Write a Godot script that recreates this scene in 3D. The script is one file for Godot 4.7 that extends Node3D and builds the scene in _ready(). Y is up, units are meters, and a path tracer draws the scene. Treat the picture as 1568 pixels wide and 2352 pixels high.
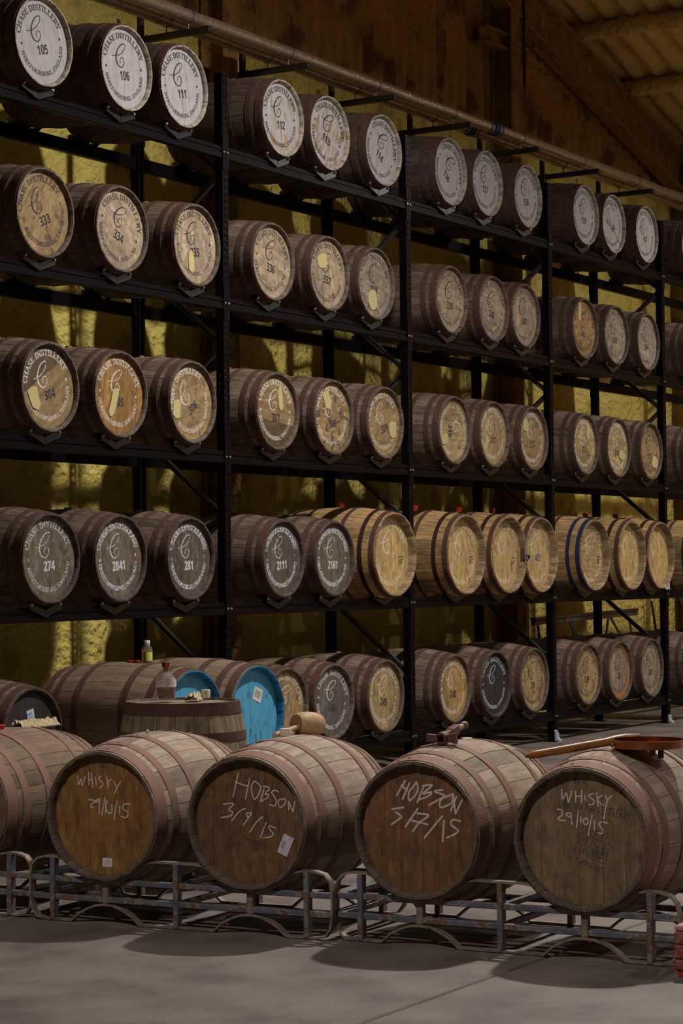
extends Node3D
# Cask warehouse. World axes: X runs along the pallet rack (away from the camera), Z comes out of the rack into the hall, Y is up.

const BAY := 2.648                                   # rack bay length
const SHELF := [4.578, 3.495, 2.399, 1.319, 0.233]   # height of the middle of each shelf rail
const WALL_Z := -1.45

var taken := {}
var mats := {}
var rng := RandomNumberGenerator.new()
var stave_wear := []        # grey images for wear
var glyphs := {}
var serif: Font
var sans: Font
var masks := {}


func _ready() -> void:
	rng.seed = 20231
	camera_and_light()
	make_materials()
	hall()
	lamps()
	pallet_rack()
	pipes()
	rack_casks()
	floor_casks()
	front_row()
	small_things()
	back_of_rack_things()


# ---------------------------------------------------------------- camera, sky, exposure, lamps

func camera_and_light() -> void:
	var cam := Camera3D.new()
	cam.name = "camera"
	var az := 0.5468971
	var pitch := 0.0278377
	var roll := -0.0095314
	var side := Vector3(sin(az), 0, cos(az))
	var ahead := Vector3(cos(az), 0, -sin(az))
	var fwd := ahead * cos(pitch) + Vector3.UP * sin(pitch)
	var up := Vector3.UP * cos(pitch) - ahead * sin(pitch)
	var right := side * cos(roll) + up * sin(roll)
	var top := up * cos(roll) - side * sin(roll)
	cam.transform = Transform3D(Basis(right, top, -fwd), Vector3(-12.747, 1.57, 8.706))
	cam.fov = rad_to_deg(2.0 * atan(1176.0 / 4977.3))
	cam.near = 0.1
	cam.far = 120.0
	cam.current = true
	add_child(cam)
	var we := WorldEnvironment.new()
	we.name = "world"
	var e := Environment.new()
	e.background_mode = Environment.BG_COLOR
	e.background_color = Color(0, 0, 0)
	e.tonemap_mode = Environment.TONE_MAPPER_LINEAR
	e.tonemap_exposure = 0.85
	e.sdfgi_enabled = true
	e.ssao_enabled = true
	e.ssil_enabled = true
	we.environment = e
	add_child(we)


const LAMP_AT := [Vector3(-11.4, 7.2, 4.6), Vector3(-0.5, 7.2, 3.9), Vector3(8.8, 6.9, 3.9), Vector3(-0.5, 7.2, 11.5), Vector3(9.6, 6.75, 11.5)]
const LAMP_POWER := [58.0, 100.0, 58.0, 30.0, 55.0]
const LAMP_CONE := [62.0, 89.0, 89.0, 89.0, 89.0]   # the first has a deep shade


func lamps() -> void:
	for i in LAMP_AT.size():
		var p: Vector3 = LAMP_AT[i]
		var t := thing("high_bay_lamp", "grey bell-shaped high bay lamp hung " + ["above the camera side of the front casks", "between the front casks and the rack", "before the far bays of the rack", "over the middle of the open floor", "over the far end of the open floor"][i], "lamp", p)
		t.set_meta("group", "high bay lamps under the roof")
		var s := MB.new()
		s.lathe([Vector2(0.05, 0.42), Vector2(0.1, 0.40), Vector2(0.11, 0.22), Vector2(0.13, 0.2), Vector2(0.26, 0.0), Vector2(0.255, 0.0), Vector2(0.12, 0.18), Vector2(0.02, 0.19)], 32)
		part(s, "shade", mats.lamp_shell, t)
		s = MB.new()
		s.lathe([Vector2(0.0, 0.03), Vector2(0.2, 0.03), Vector2(0.2, 0.04), Vector2(0.0, 0.04)], 32)
		part(s, "lens", mats.lamp_glow, t)
		s = MB.new()
		s.tube([Vector3(0, 0.42, 0), Vector3(0, roof_y(p.x) - p.y - 0.1, 0)], 0.012, 8)
		part(s, "hanger", mats.lamp_shell, t)
		var l := SpotLight3D.new()
		l.name = "lamp_light"
		l.light_energy = LAMP_POWER[i]
		l.light_color = Color(1.0, 0.97, 0.94)
		l.light_size = 0.17
		l.spot_angle = LAMP_CONE[i]
		l.spot_angle_attenuation = 1.0 if i else 0.5
		l.spot_range = 60.0
		l.spot_attenuation = 2.0
		l.shadow_enabled = true
		l.rotation_degrees.x = -90.0
		l.position = Vector3(0, 0.015, 0)
		t.add_child(l, true)


# ---------------------------------------------------------------- naming and tagging

func numbered(called: String) -> String:
	var k: int = taken.get(called, 0)
	taken[called] = k + 1
	return called if k == 0 else "%s_%03d" % [called, k]


func thing(called: String, label: String, category: String, at := Vector3.ZERO, turn := 0.0, group := "") -> Node3D:
	var o := Node3D.new()
	o.name = numbered(called)
	add_child(o, true)
	o.position = at
	o.rotation.y = turn
	tag(o, label, category, group)
	return o


func tag(o: Node3D, label: String, category: String, group := "") -> Node3D:
	o.set_meta("label", label)
	o.set_meta("category", category)
	o.set_meta("kind", "thing")
	if group:
		o.set_meta("group", group)
	return o


func put(mesh: Mesh, called: String, material: Material, parent: Node3D) -> MeshInstance3D:
	var o := MeshInstance3D.new()
	o.name = called
	o.mesh = mesh
	if material:
		o.material_override = material
	o.cast_shadow = GeometryInstance3D.SHADOW_CASTING_SETTING_ON
	parent.add_child(o, true)
	return o


func part(s: MB, called: String, material: Material, parent: Node3D) -> MeshInstance3D:
	return put(s.done(), called, material, parent)


func struct(s: MB, called: String, material: Material, parent: Node3D = self, label := "") -> MeshInstance3D:
	var o := part(s, called, material, parent)
	if parent == self:
		o.set_meta("kind", "structure")
		if label:
			o.set_meta("label", label)
			o.set_meta("category", called.split("_")[0])
	return o


# ---------------------------------------------------------------- mesh builder

class MB:
	var v := PackedVector3Array()
	var n := PackedVector3Array()
	var uv := PackedVector2Array()
	var uv2 := PackedVector2Array()
	var c := PackedColorArray()
	var idx := PackedInt32Array()
	var color := Color.WHITE
	var xf := Transform3D.IDENTITY

	func add(p: Vector3, nn: Vector3, u := Vector2.ZERO, u2 := Vector2.ZERO) -> int:
		v.append(xf * p)
		n.append((xf.basis * nn).normalized())
		uv.append(u)
		uv2.append(u2)
		c.append(color)
		return v.size() - 1

	func tri(i: int, j: int, k: int) -> void:
		var g := (v[j] - v[i]).cross(v[k] - v[i])
		if g.length_squared() < 1e-18:
			return
		if g.dot(n[i] + n[j] + n[k]) > 0.0:
			idx.append_array([i, k, j])
		else:
			idx.append_array([i, j, k])

	func grid(ids: Array, rows: int, cols: int) -> void:
		for r in rows - 1:
			for q in cols - 1:
				var a: int = ids[r * cols + q]
				var b: int = ids[r * cols + q + 1]
				var d: int = ids[(r + 1) * cols + q]
				var e: int = ids[(r + 1) * cols + q + 1]
				tri(a, b, e)
				tri(a, e, d)

	func quad(p0: Vector3, p1: Vector3, p2: Vector3, p3: Vector3, nn: Vector3, us := [Vector2.ZERO, Vector2.ZERO, Vector2.ZERO, Vector2.ZERO]) -> void:
		var a := add(p0, nn, us[0])
		var b := add(p1, nn, us[1])
		var d := add(p2, nn, us[2])
		var e := add(p3, nn, us[3])
		tri(a, b, d)
		tri(a, d, e)

	func box(center: Vector3, size: Vector3, bevel := 0.0, turn := Basis.IDENTITY) -> void:
		var h := size * 0.5
		var b := minf(bevel, minf(h.x, minf(h.y, h.z)) * 0.9)
		var keep := xf
		xf = xf * Transform3D(turn, center)
		for ax in 3:
			var u := (ax + 1) % 3
			var w := (ax + 2) % 3
			for s in [-1.0, 1.0]:
				var nn := Vector3.ZERO
				nn[ax] = s
				var ps := []
				for k in [[-1, -1], [1, -1], [1, 1], [-1, 1]]:
					var p := Vector3.ZERO
					p[ax] = s * h[ax]
					p[u] = k[0] * (h[u] - b)
					p[w] = k[1] * (h[w] - b)
					ps.append(p)
				quad(ps[0], ps[1], ps[2], ps[3], nn)
		if b > 0.0:
			for ax in 3:
				var u := (ax + 1) % 3
				var w := (ax + 2) % 3
				for su in [-1.0, 1.0]:
					for sw in [-1.0, 1.0]:
						var nn := Vector3.ZERO
						nn[u] = su
						nn[w] = sw
						var ps := []
						for k in [[-1, 0], [1, 0], [1, 1], [-1, 1]]:
							var p := Vector3.ZERO
							p[ax] = k[0] * (h[ax] - b)
							p[u] = su * (h[u] - (b if k[1] == 1 else 0.0))
							p[w] = sw * (h[w] - (0.0 if k[1] == 1 else b))
							ps.append(p)
						quad(ps[0], ps[1], ps[2], ps[3], nn.normalized())
			for sx in [-1.0, 1.0]:
				for sy in [-1.0, 1.0]:
					for sz in [-1.0, 1.0]:
						var nn := Vector3(sx, sy, sz).normalized()
						var a := add(Vector3(sx * h.x, sy * (h.y - b), sz * (h.z - b)), nn)
						var d := add(Vector3(sx * (h.x - b), sy * h.y, sz * (h.z - b)), nn)
						var e := add(Vector3(sx * (h.x - b), sy * (h.y - b), sz * h.z), nn)
						tri(a, d, e)
		xf = keep

	# a bar of rectangular section from a to b; w across, h along «up»
	func bar(a: Vector3, b: Vector3, w: float, h: float, up := Vector3.UP, bevel := 0.0) -> void:
		var z := (b - a).normalized()
		var x := up.cross(z).normalized()
		if x.length() < 0.5:
			x = Vector3.RIGHT
		var y := z.cross(x)
		box((a + b) * 0.5, Vector3(w, h, a.distance_to(b)), bevel, Basis(x, y, z))

	# profile of Vector2(radius, height) turned about Y
	func lathe(prof: Array, segs: int, arc := TAU, from := 0.0) -> void:
		for k in prof.size() - 1:
			var a: Vector2 = prof[k]
			var b: Vector2 = prof[k + 1]
			var d := b - a
			if d.length() < 1e-7:
				continue
			var nn := Vector2(d.y, -d.x).normalized()
			var na := nn
			var nb := nn
			if k > 0:
				var pd: Vector2 = (a - prof[k - 1]).normalized()
				var pn := Vector2(pd.y, -pd.x)
				if pn.dot(nn) > 0.75:
					na = (pn + nn).normalized()
			if k < prof.size() - 2:
				var qd: Vector2 = (prof[k + 2] - b).normalized()
				var qn := Vector2(qd.y, -qd.x)
				if qn.dot(nn) > 0.75:
					nb = (qn + nn).normalized()
			var ids := []
			for s in segs + 1:
				var t := from + arc * s / segs
				var e := Vector3(cos(t), 0, sin(t))
				ids.append(add(e * a.x + Vector3.UP * a.y, e * na.x + Vector3.UP * na.y, Vector2(float(s) / segs, a.y), Vector2(float(s) / segs, float(k) / prof.size())))
			for s in segs + 1:
				var t := from + arc * s / segs
				var e := Vector3(cos(t), 0, sin(t))
				ids.append(add(e * b.x + Vector3.UP * b.y, e * nb.x + Vector3.UP * nb.y, Vector2(float(s) / segs, b.y), Vector2(float(s) / segs, float(k + 1) / prof.size())))
			grid(ids, 2, segs + 1)

	func tube(path: Array, r: float, segs: int, caps := true) -> void:
		var rings := []
		var up := Vector3.UP
		for k in path.size():
			var d: Vector3 = (path[mini(k + 1, path.size() - 1)] - path[maxi(k - 1, 0)]).normalized()
			if absf(d.dot(up)) > 0.95:
				up = Vector3.RIGHT
			var x := up.cross(d).normalized()
			var y := d.cross(x)
			for s in segs + 1:
				var t := TAU * s / segs
				var e := x * cos(t) + y * sin(t)
				rings.append(add(path[k] + e * r, e, Vector2(float(s) / segs, k * 0.3)))
		grid(rings, path.size(), segs + 1)
		if caps:
			for k in [0, path.size() - 1]:
				var d: Vector3 = (path[1] - path[0]).normalized() * -1.0 if k == 0 else (path[k] - path[k - 1]).normalized()
				var mid := add(path[k], d)
				var ids := []
				for s in segs + 1:
					var src: int = rings[k * (segs + 1) + s]
					v.append(v[src])
					n.append((xf.basis * d).normalized())
					uv.append(Vector2.ZERO)
					uv2.append(Vector2.ZERO)
					c.append(color)
					ids.append(v.size() - 1)
				for s in segs:
					tri(mid, ids[s], ids[s + 1])

	# a flat steel strip of width «w» in x, bent along a path of Vector2(z, y)
	func strip(path: Array, x0: float, w: float, th: float, closed := false) -> void:
		var m := path.size()
		var norm := []
		for k in m:
			var a: Vector2 = path[(k - 1 + m) % m] if closed else path[maxi(k - 1, 0)]
			var b: Vector2 = path[(k + 1) % m] if closed else path[mini(k + 1, m - 1)]
			var d := (b - a).normalized()
			norm.append(Vector2(-d.y, d.x))
		for sd in [1.0, -1.0]:
			var ids := []
			var count := m + 1 if closed else m
			for k in count:
				var p: Vector2 = path[k % m]
				var nn: Vector2 = norm[k % m]
				var o: Vector2 = p + nn * th * 0.5 * sd
				for x in [x0, x0 + w]:
					ids.append(add(Vector3(x, o.y, o.x), Vector3(0, nn.y, nn.x) * sd))
			grid(ids, count, 2)
		for x in [x0, x0 + w]:
			var ids := []
			var count := m + 1 if closed else m
			for k in count:
				var p: Vector2 = path[k % m]
				var nn: Vector2 = norm[k % m]
				for sd in [1.0, -1.0]:
					var o: Vector2 = p + nn * th * 0.5 * sd
					ids.append(add(Vector3(x, o.y, o.x), Vector3(-1 if x == x0 else 1, 0, 0)))
			grid(ids, count, 2)

	# closed outline of Vector2(z, y), swept along x
	func sweep_x(outline: Array, x0: float, x1: float, caps := true) -> void:
		var m := outline.size()
		var area := 0.0
		for k in m:
			var a: Vector2 = outline[k]
			var b: Vector2 = outline[(k + 1) % m]
			area += a.x * b.y - b.x * a.y
		for k in m:
			var a: Vector2 = outline[k]
			var b: Vector2 = outline[(k + 1) % m]
			var d := (b - a).normalized()
			var nn := Vector2(d.y, -d.x) * signf(area)
			quad(Vector3(x0, a.y, a.x), Vector3(x1, a.y, a.x), Vector3(x1, b.y, b.x), Vector3(x0, b.y, b.x), Vector3(0, nn.y, nn.x))
		if caps:
			var pts := PackedVector2Array(outline)
			var t := Geometry2D.triangulate_polygon(pts)
			for x in [x0, x1]:
				var ids := []
				for p in pts:
					ids.append(add(Vector3(x, p.y, p.x), Vector3(-1 if x == x0 else 1, 0, 0)))
				for k in t.size() / 3:
					tri(ids[t[k * 3]], ids[t[k * 3 + 1]], ids[t[k * 3 + 2]])

	func surface() -> Array:
		var a := []
		a.resize(Mesh.ARRAY_MAX)
		a[Mesh.ARRAY_VERTEX] = v
		a[Mesh.ARRAY_NORMAL] = n
		a[Mesh.ARRAY_TEX_UV] = uv
		a[Mesh.ARRAY_TEX_UV2] = uv2
		a[Mesh.ARRAY_COLOR] = c
		a[Mesh.ARRAY_INDEX] = idx
		return a

	func done() -> ArrayMesh:
		var m := ArrayMesh.new()
		m.add_surface_from_arrays(Mesh.PRIMITIVE_TRIANGLES, surface())
		return m


# ---------------------------------------------------------------- materials

func noise(freq: float, octaves := 4, sd := 1) -> FastNoiseLite:
	var f := FastNoiseLite.new()
	f.noise_type = FastNoiseLite.TYPE_SIMPLEX_SMOOTH
	f.frequency = freq
	f.fractal_octaves = octaves
	f.seed = sd
	return f


func noise_tex(freq: float, stops: Array, octaves := 5, sd := 1, size := 512) -> NoiseTexture2D:
	var t := NoiseTexture2D.new()
	t.width = size
	t.height = size
	t.seamless = true
	t.noise = noise(freq, octaves, sd)
	var g := Gradient.new()
	var offs := PackedFloat32Array()
	var cols := PackedColorArray()
	for s in stops:
		offs.append(s[0])
		cols.append(s[1])
	g.offsets = offs
	g.colors = cols
	t.color_ramp = g
	return t


func bump_tex(freq: float, octaves := 5, sd := 1, strength := 4.0, size := 512) -> NoiseTexture2D:
	var t := NoiseTexture2D.new()
	t.width = size
	t.height = size
	t.seamless = true
	t.noise = noise(freq, octaves, sd)
	t.as_normal_map = true
	t.bump_strength = strength
	return t


func mat(called: String, color: Color, rough := 0.8, metal := 0.0) -> StandardMaterial3D:
	var m := StandardMaterial3D.new()
	m.resource_name = called
	m.albedo_color = color.linear_to_srgb()
	m.roughness = rough
	m.metallic = metal
	mats[called] = m
	return m


func tri(m: StandardMaterial3D, tex: Texture2D, scale: float, normal: Texture2D = null, nscale := 1.0, world := true) -> StandardMaterial3D:
	m.albedo_texture = tex
	m.uv1_triplanar = true
	m.uv1_world_triplanar = world
	m.uv1_scale = Vector3.ONE * scale
	if normal:
		m.normal_enabled = true
		m.normal_texture = normal
		m.normal_scale = nscale
	return m


func L(r: float, g: float, b: float) -> Color:       # a linear colour as the sRGB value that textures hold
	return Color(r, g, b).linear_to_srgb()


# grey picture of wood grain that runs down the picture, with short dark checks; values near 1 are plain wood
func grain(w: int, h: int, sd: int, stretch: int, checks: int, contrast: float) -> Image:
	var a := noise(0.022, 5, sd).get_seamless_image(w, h / stretch)
	a.resize(w, h, Image.INTERPOLATE_CUBIC)
	var f := noise(0.11, 3, sd + 7).get_seamless_image(w, h / stretch)
	f.resize(w, h, Image.INTERPOLATE_CUBIC)
	var b := noise(0.012, 4, sd + 13).get_seamless_image(w, h)
	a.convert(Image.FORMAT_L8)
	f.convert(Image.FORMAT_L8)
	b.convert(Image.FORMAT_L8)
	var da := a.get_data()
	var df := f.get_data()
	var db := b.get_data()
	var out := PackedByteArray()
	out.resize(w * h)
	for i in w * h:
		out[i] = clampi(int(205.0 + ((da[i] - 128) * 0.45 + (df[i] - 128) * 0.4 + (db[i] - 128) * 0.5) * contrast), 20, 255)
	var im := Image.create_from_data(w, h, false, Image.FORMAT_L8, out)
	im.convert(Image.FORMAT_RGB8)
	var r := RandomNumberGenerator.new()
	r.seed = sd
	for k in checks:
		var x := r.randi_range(0, w - 3)
		var y := r.randi_range(0, h - 80)
		var len := r.randi_range(10, 70)
		var g := r.randf_range(0.12, 0.45)
		var x2 := x
		for q in len / 6:
			im.fill_rect(Rect2i(x2, y + q * 6, 1 if r.randf() < 0.6 else 2, 6), Color(g, g * 0.95, g * 0.9))
			if r.randf() < 0.3:
				x2 = clampi(x2 + r.randi_range(-1, 1), 0, w - 3)
	return im


func itex(im: Image) -> ImageTexture:
	im.generate_mipmaps()
	return ImageTexture.create_from_image(im)


func wood(called: String, color: Color, tex: Texture2D, normal: Texture2D, rough := 0.82, nscale := 0.6) -> StandardMaterial3D:
	var m := mat(called, color, rough)
	m.albedo_texture = tex
	m.vertex_color_use_as_albedo = true
	if normal:
		m.normal_enabled = true
		m.normal_texture = normal
		m.normal_scale = nscale
	return m


func make_materials() -> void:
	serif = SystemFont.new()
	serif.font_names = PackedStringArray(["Droid Serif"])
	serif.font_weight = 700
	sans = SystemFont.new()
	sans.font_names = PackedStringArray(["Droid Sans"])
	sans.font_weight = 700
	var gs := grain(512, 512, 3, 10, 60, 0.62)
	var gn := gs.duplicate()
	gn.bump_map_to_normal_map(3.0)
	mats.grain_tex = itex(gs)
	mats.grain_nrm = itex(gn)
	var gh := grain(512, 512, 21, 8, 10, 0.42)
	var ghn := gh.duplicate()
	ghn.bump_map_to_normal_map(2.0)
	mats.head_tex = itex(gh)
	mats.head_nrm = itex(ghn)
	var gp := grain(512, 512, 33, 8, 4, 0.18)
	mats.paint_tex = itex(gp)
	mats.dust_tex = itex(grain(512, 512, 43, 6, 22, 0.34))
	var gt: Texture2D = mats.grain_tex
	var gnm: Texture2D = mats.grain_nrm
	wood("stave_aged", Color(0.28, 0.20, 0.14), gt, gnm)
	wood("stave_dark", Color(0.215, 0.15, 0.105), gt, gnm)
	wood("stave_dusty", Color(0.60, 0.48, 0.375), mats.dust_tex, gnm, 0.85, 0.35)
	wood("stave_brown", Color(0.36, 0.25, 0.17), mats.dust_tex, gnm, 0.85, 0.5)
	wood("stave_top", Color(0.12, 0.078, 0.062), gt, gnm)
	wood("stave_pale", Color(0.66, 0.42, 0.18), gt, gnm, 0.75, 0.3)
	wood("stave_upright", Color(0.36, 0.28, 0.18), gt, gnm, 0.85)
	wood("chime_aged", Color(0.20, 0.145, 0.11), gt, gnm)
	wood("chime_dark", Color(0.12, 0.085, 0.07), gt, gnm)
	wood("chime_white", Color(0.55, 0.47, 0.38), gt, gnm)
	wood("chime_pale", Color(0.45, 0.32, 0.18), gt, gnm, 0.75)
	wood("chime_front", Color(0.20, 0.14, 0.10), mats.dust_tex, gnm)
	wood("chime_blue", Color(0.04, 0.28, 0.50), gt, gnm, 0.6)
	# rusty hoop iron
	var rust := noise_tex(0.02, [[0.0, L(0.085, 0.04, 0.034)], [0.45, L(0.12, 0.058, 0.047)], [0.65, L(0.145, 0.07, 0.054)], [0.85, L(0.19, 0.08, 0.04)], [1.0, L(0.26, 0.11, 0.045)]], 5, 5)
	var rn := bump_tex(0.09, 4, 8, 3.0)
	tri(mat("hoop", Color(0.75, 0.75, 0.75), 0.7, 0.15), rust, 2.3, rn, 0.5, false)
	tri(mat("hoop_bright", Color(1.0, 1.0, 1.0), 0.75, 0.1), noise_tex(0.03, [[0.0, L(0.20, 0.108, 0.08)], [0.5, L(0.24, 0.132, 0.098)], [0.75, L(0.225, 0.115, 0.08)], [1.0, L(0.32, 0.13, 0.05)]], 5, 6), 2.3, rn, 0.4, false)
	tri(mat("hoop_dark", Color(0.42, 0.36, 0.42), 0.55, 0.3), rust, 2.3, rn, 0.4, false)
	mat("hoop_blue", Color(0.02, 0.025, 0.075), 0.6)
	mat("rivet", Color(0.16, 0.07, 0.06), 0.55, 0.5)
	# rack steel
	mat("rack_paint", Color(0.004, 0.0028, 0.0045), 0.42)
	mats.rack_paint.metallic_specular = 0.2
	mat("cradle_paint", Color(0.009, 0.009, 0.012), 0.36)
	mat("brace_steel", Color(0.17, 0.165, 0.175), 0.35, 0.85)
	mat("bolt", Color(0.62, 0.60, 0.52), 0.3, 0.9)
	mat("foot_cap", Color(0.34, 0.38, 0.40), 0.6)
	mat("white_tape", Color(0.62, 0.58, 0.54), 0.7)
	# painted steel stillage with rust
	tri(mat("stillage", Color(1, 1, 1), 0.5, 0.35), noise_tex(0.013, [[0.0, L(0.10, 0.10, 0.13)], [0.46, L(0.16, 0.165, 0.21)], [0.56, L(0.21, 0.21, 0.25)], [0.63, L(0.30, 0.29, 0.30)], [0.67, L(0.17, 0.085, 0.05)], [0.85, L(0.26, 0.16, 0.09)], [1.0, L(0.16, 0.06, 0.03)]], 5, 14), 1.1, rn, 0.4)
	tri(mat("stillage_strip", Color(1, 1, 1), 0.55, 0.2), noise_tex(0.013, [[0.0, L(0.10, 0.075, 0.06)], [0.42, L(0.24, 0.18, 0.125)], [0.6, L(0.30, 0.23, 0.15)], [0.72, L(0.18, 0.18, 0.21)], [1.0, L(0.20, 0.09, 0.045)]], 5, 24), 1.3, rn, 0.4)
	# building
	var fb := bump_tex(0.055, 5, 32, 7.0)
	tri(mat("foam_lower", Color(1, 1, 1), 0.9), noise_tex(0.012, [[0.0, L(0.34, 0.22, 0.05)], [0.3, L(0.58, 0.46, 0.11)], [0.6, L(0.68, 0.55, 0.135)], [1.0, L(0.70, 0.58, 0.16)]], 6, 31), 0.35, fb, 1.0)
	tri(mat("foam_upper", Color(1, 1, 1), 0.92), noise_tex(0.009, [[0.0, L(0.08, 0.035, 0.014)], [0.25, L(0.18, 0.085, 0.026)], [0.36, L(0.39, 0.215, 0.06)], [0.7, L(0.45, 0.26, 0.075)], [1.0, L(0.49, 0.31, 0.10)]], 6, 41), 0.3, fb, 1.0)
	tri(mat("roof_foam", Color(1, 1, 1), 0.92), noise_tex(0.01, [[0.0, L(0.44, 0.27, 0.08)], [0.4, L(0.66, 0.47, 0.145)], [1.0, L(0.72, 0.53, 0.18)]], 5, 51), 0.3, fb, 0.8)
	tri(mat("steel_foam", Color(1, 1, 1), 0.9), noise_tex(0.014, [[0.0, L(0.14, 0.06, 0.022)], [0.35, L(0.27, 0.14, 0.04)], [0.7, L(0.34, 0.19, 0.052)], [1.0, L(0.38, 0.23, 0.07)]], 5, 61), 0.5, fb, 1.0)
	tri(mat("concrete", Color(1, 1, 1), 0.62), noise_tex(0.006, [[0.0, L(0.085, 0.065, 0.058)], [0.35, L(0.14, 0.112, 0.10)], [0.55, L(0.17, 0.139, 0.123)], [0.75, L(0.19, 0.156, 0.138)], [1.0, L(0.22, 0.18, 0.158)]], 6, 71, 1024), 0.28, bump_tex(0.05, 5, 72, 1.5), 0.35)
	mat("plaster", Color(0.10, 0.075, 0.055), 0.9)
	mat("lamp_shell", Color(0.30, 0.30, 0.31), 0.4, 0.6)
	var glow := mat("lamp_glow", Color(0.9, 0.9, 0.88), 0.4)
	glow.emission_enabled = true
	glow.emission = Color(1.0, 0.96, 0.9)
	glow.emission_energy_multiplier = 2.0
	# pipes
	tri(mat("pipe_foil", Color(1, 1, 1), 0.3, 0.6), noise_tex(0.03, [[0.0, L(0.38, 0.31, 0.24)], [1.0, L(0.62, 0.53, 0.43)]], 4, 81), 1.0, fb, 0.35)
	mat("bracket_steel", Color(0.05, 0.035, 0.035), 0.5, 0.4)
	mat("blue_plastic", Color(0.01, 0.035, 0.14), 0.4)
	# small things
	mat("red_plastic", Color(0.42, 0.025, 0.02), 0.4)
	mat("red_wax", Color(0.55, 0.03, 0.02), 0.35)
	mat("black_plastic", Color(0.012, 0.010, 0.010), 0.35)
	mat("cork_white", Color(0.66, 0.58, 0.45), 0.6)
	mat("chalk", Color(0.72, 0.66, 0.52), 0.9)
	mat("paper_yellow", Color(0.50, 0.44, 0.20), 0.85)
	mat("tape_green", Color(0.06, 0.22, 0.12), 0.6)
	mat("white_cap", Color(0.72, 0.73, 0.78), 0.4)
	tri(mat("burlap", Color(1, 1, 1), 0.95), noise_tex(0.12, [[0.0, L(0.34, 0.25, 0.13)], [0.5, L(0.62, 0.50, 0.30)], [1.0, L(0.74, 0.62, 0.42)]], 3, 91), 3.0, bump_tex(0.3, 2, 92, 6.0), 1.0, false)
	tri(mat("mallet_wood", Color(1, 1, 1), 0.6), noise_tex(0.02, [[0.0, L(0.34, 0.20, 0.09)], [0.5, L(0.50, 0.33, 0.17)], [1.0, L(0.56, 0.39, 0.22)]], 5, 93), 3.0, null, 1.0, false)
	tri(mat("mallet_end", Color(0.5, 0.45, 0.4), 0.8), mats.mallet_wood.albedo_texture, 5.0, null, 1.0, false)
	tri(mat("tool_iron", Color(1, 1, 1), 0.5, 0.5), noise_tex(0.05, [[0.0, L(0.09, 0.04, 0.035)], [0.6, L(0.15, 0.075, 0.06)], [1.0, L(0.20, 0.11, 0.085)]], 5, 95), 6.0, rn, 0.4, false)
	mat("handle_wood", Color(0.30, 0.20, 0.11), 0.5)
	tri(mat("stick_wood", Color(1, 1, 1), 0.4), noise_tex(0.03, [[0.0, L(0.16, 0.05, 0.012)], [0.5, L(0.27, 0.10, 0.022)], [1.0, L(0.34, 0.14, 0.035)]], 5, 96), 3.0, null, 1.0, false)
	mat("copper", Color(0.55, 0.22, 0.13), 0.2, 1.0)
	var glass := mat("bottle_glass", Color(0.92, 0.95, 0.95, 0.06), 0.04)
	glass.albedo_color = Color(0.92, 0.95, 0.95, 0.10)
	glass.transparency = BaseMaterial3D.TRANSPARENCY_ALPHA
	var liq := mat("whisky", Color(0.30, 0.045, 0.006), 0.03)
	liq.albedo_color = Color(0.62, 0.16, 0.03, 0.12)
	liq.refraction_enabled = true
	liq.refraction_scale = 0.036
	liq = mat("pale_spirit", Color(0.6, 0.4, 0.1), 0.03)
	liq.albedo_color = Color(0.86, 0.62, 0.22, 0.1)
	liq.refraction_enabled = true
	liq.refraction_scale = 0.036
	tri(mat("red_crate", Color(1, 1, 1), 0.55), noise_tex(0.03, [[0.0, L(0.20, 0.015, 0.02)], [0.45, L(0.30, 0.05, 0.055)], [0.6, L(0.26, 0.10, 0.09)], [1.0, L(0.36, 0.12, 0.11)]], 5, 97), 2.0)
	mat("crate_lid", Color(0.46, 0.22, 0.20), 0.5)
	mat("galvanised", Color(0.22, 0.22, 0.25), 0.4, 0.7)
	mat("tarp", Color(0.02, 0.014, 0.014), 0.7)
	mat("grey_plastic", Color(0.28, 0.28, 0.30), 0.45)
	mat("timber", Color(0.24, 0.17, 0.11), 0.85)
	mat("pole_paint", Color(0.03, 0.02, 0.015), 0.5)


# ---------------------------------------------------------------- the hall

const RIDGE_X := -7.0


func roof_y(x: float) -> float:
	return 9.95 - 0.27 * (absf(x - RIDGE_X) - 6.8)


func ribbed_wall(s: MB, x0: float, x1: float, y0: float, y1: Callable, z: float, pitch: float, depth: float, sd: int) -> void:
	# cladding with rounded ribs under sprayed foam; a little uneven
	var nz := noise(0.7, 3, sd)
	var per := 6
	var cols := int((x1 - x0) / pitch) * per
	var rows := 14
	var pts := []
	for r in rows + 1:
		for q in cols + 1:
			var x := x0 + (x1 - x0) * q / cols
			var ph := float(q % per) / per
			var rib := smoothstep(0.0, 0.25, ph) - smoothstep(0.55, 0.8, ph)
			var top: float = y1.call(x)
			var y := y0 + (top - y0) * r / rows
			pts.append(Vector3(x, y, z + depth * rib + 0.02 * nz.get_noise_2d(x * 1.6, y * 1.2)))
	var ids := []
	for r in rows + 1:
		for q in cols + 1:
			var a: Vector3 = pts[r * (cols + 1) + maxi(q - 1, 0)]
			var b: Vector3 = pts[r * (cols + 1) + mini(q + 1, cols)]
			var d: Vector3 = pts[maxi(r - 1, 0) * (cols + 1) + q]
			var e: Vector3 = pts[mini(r + 1, rows) * (cols + 1) + q]
			ids.append(s.add(pts[r * (cols + 1) + q], (b - a).cross(e - d).normalized()))
	s.grid(ids, rows + 1, cols + 1)


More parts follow.
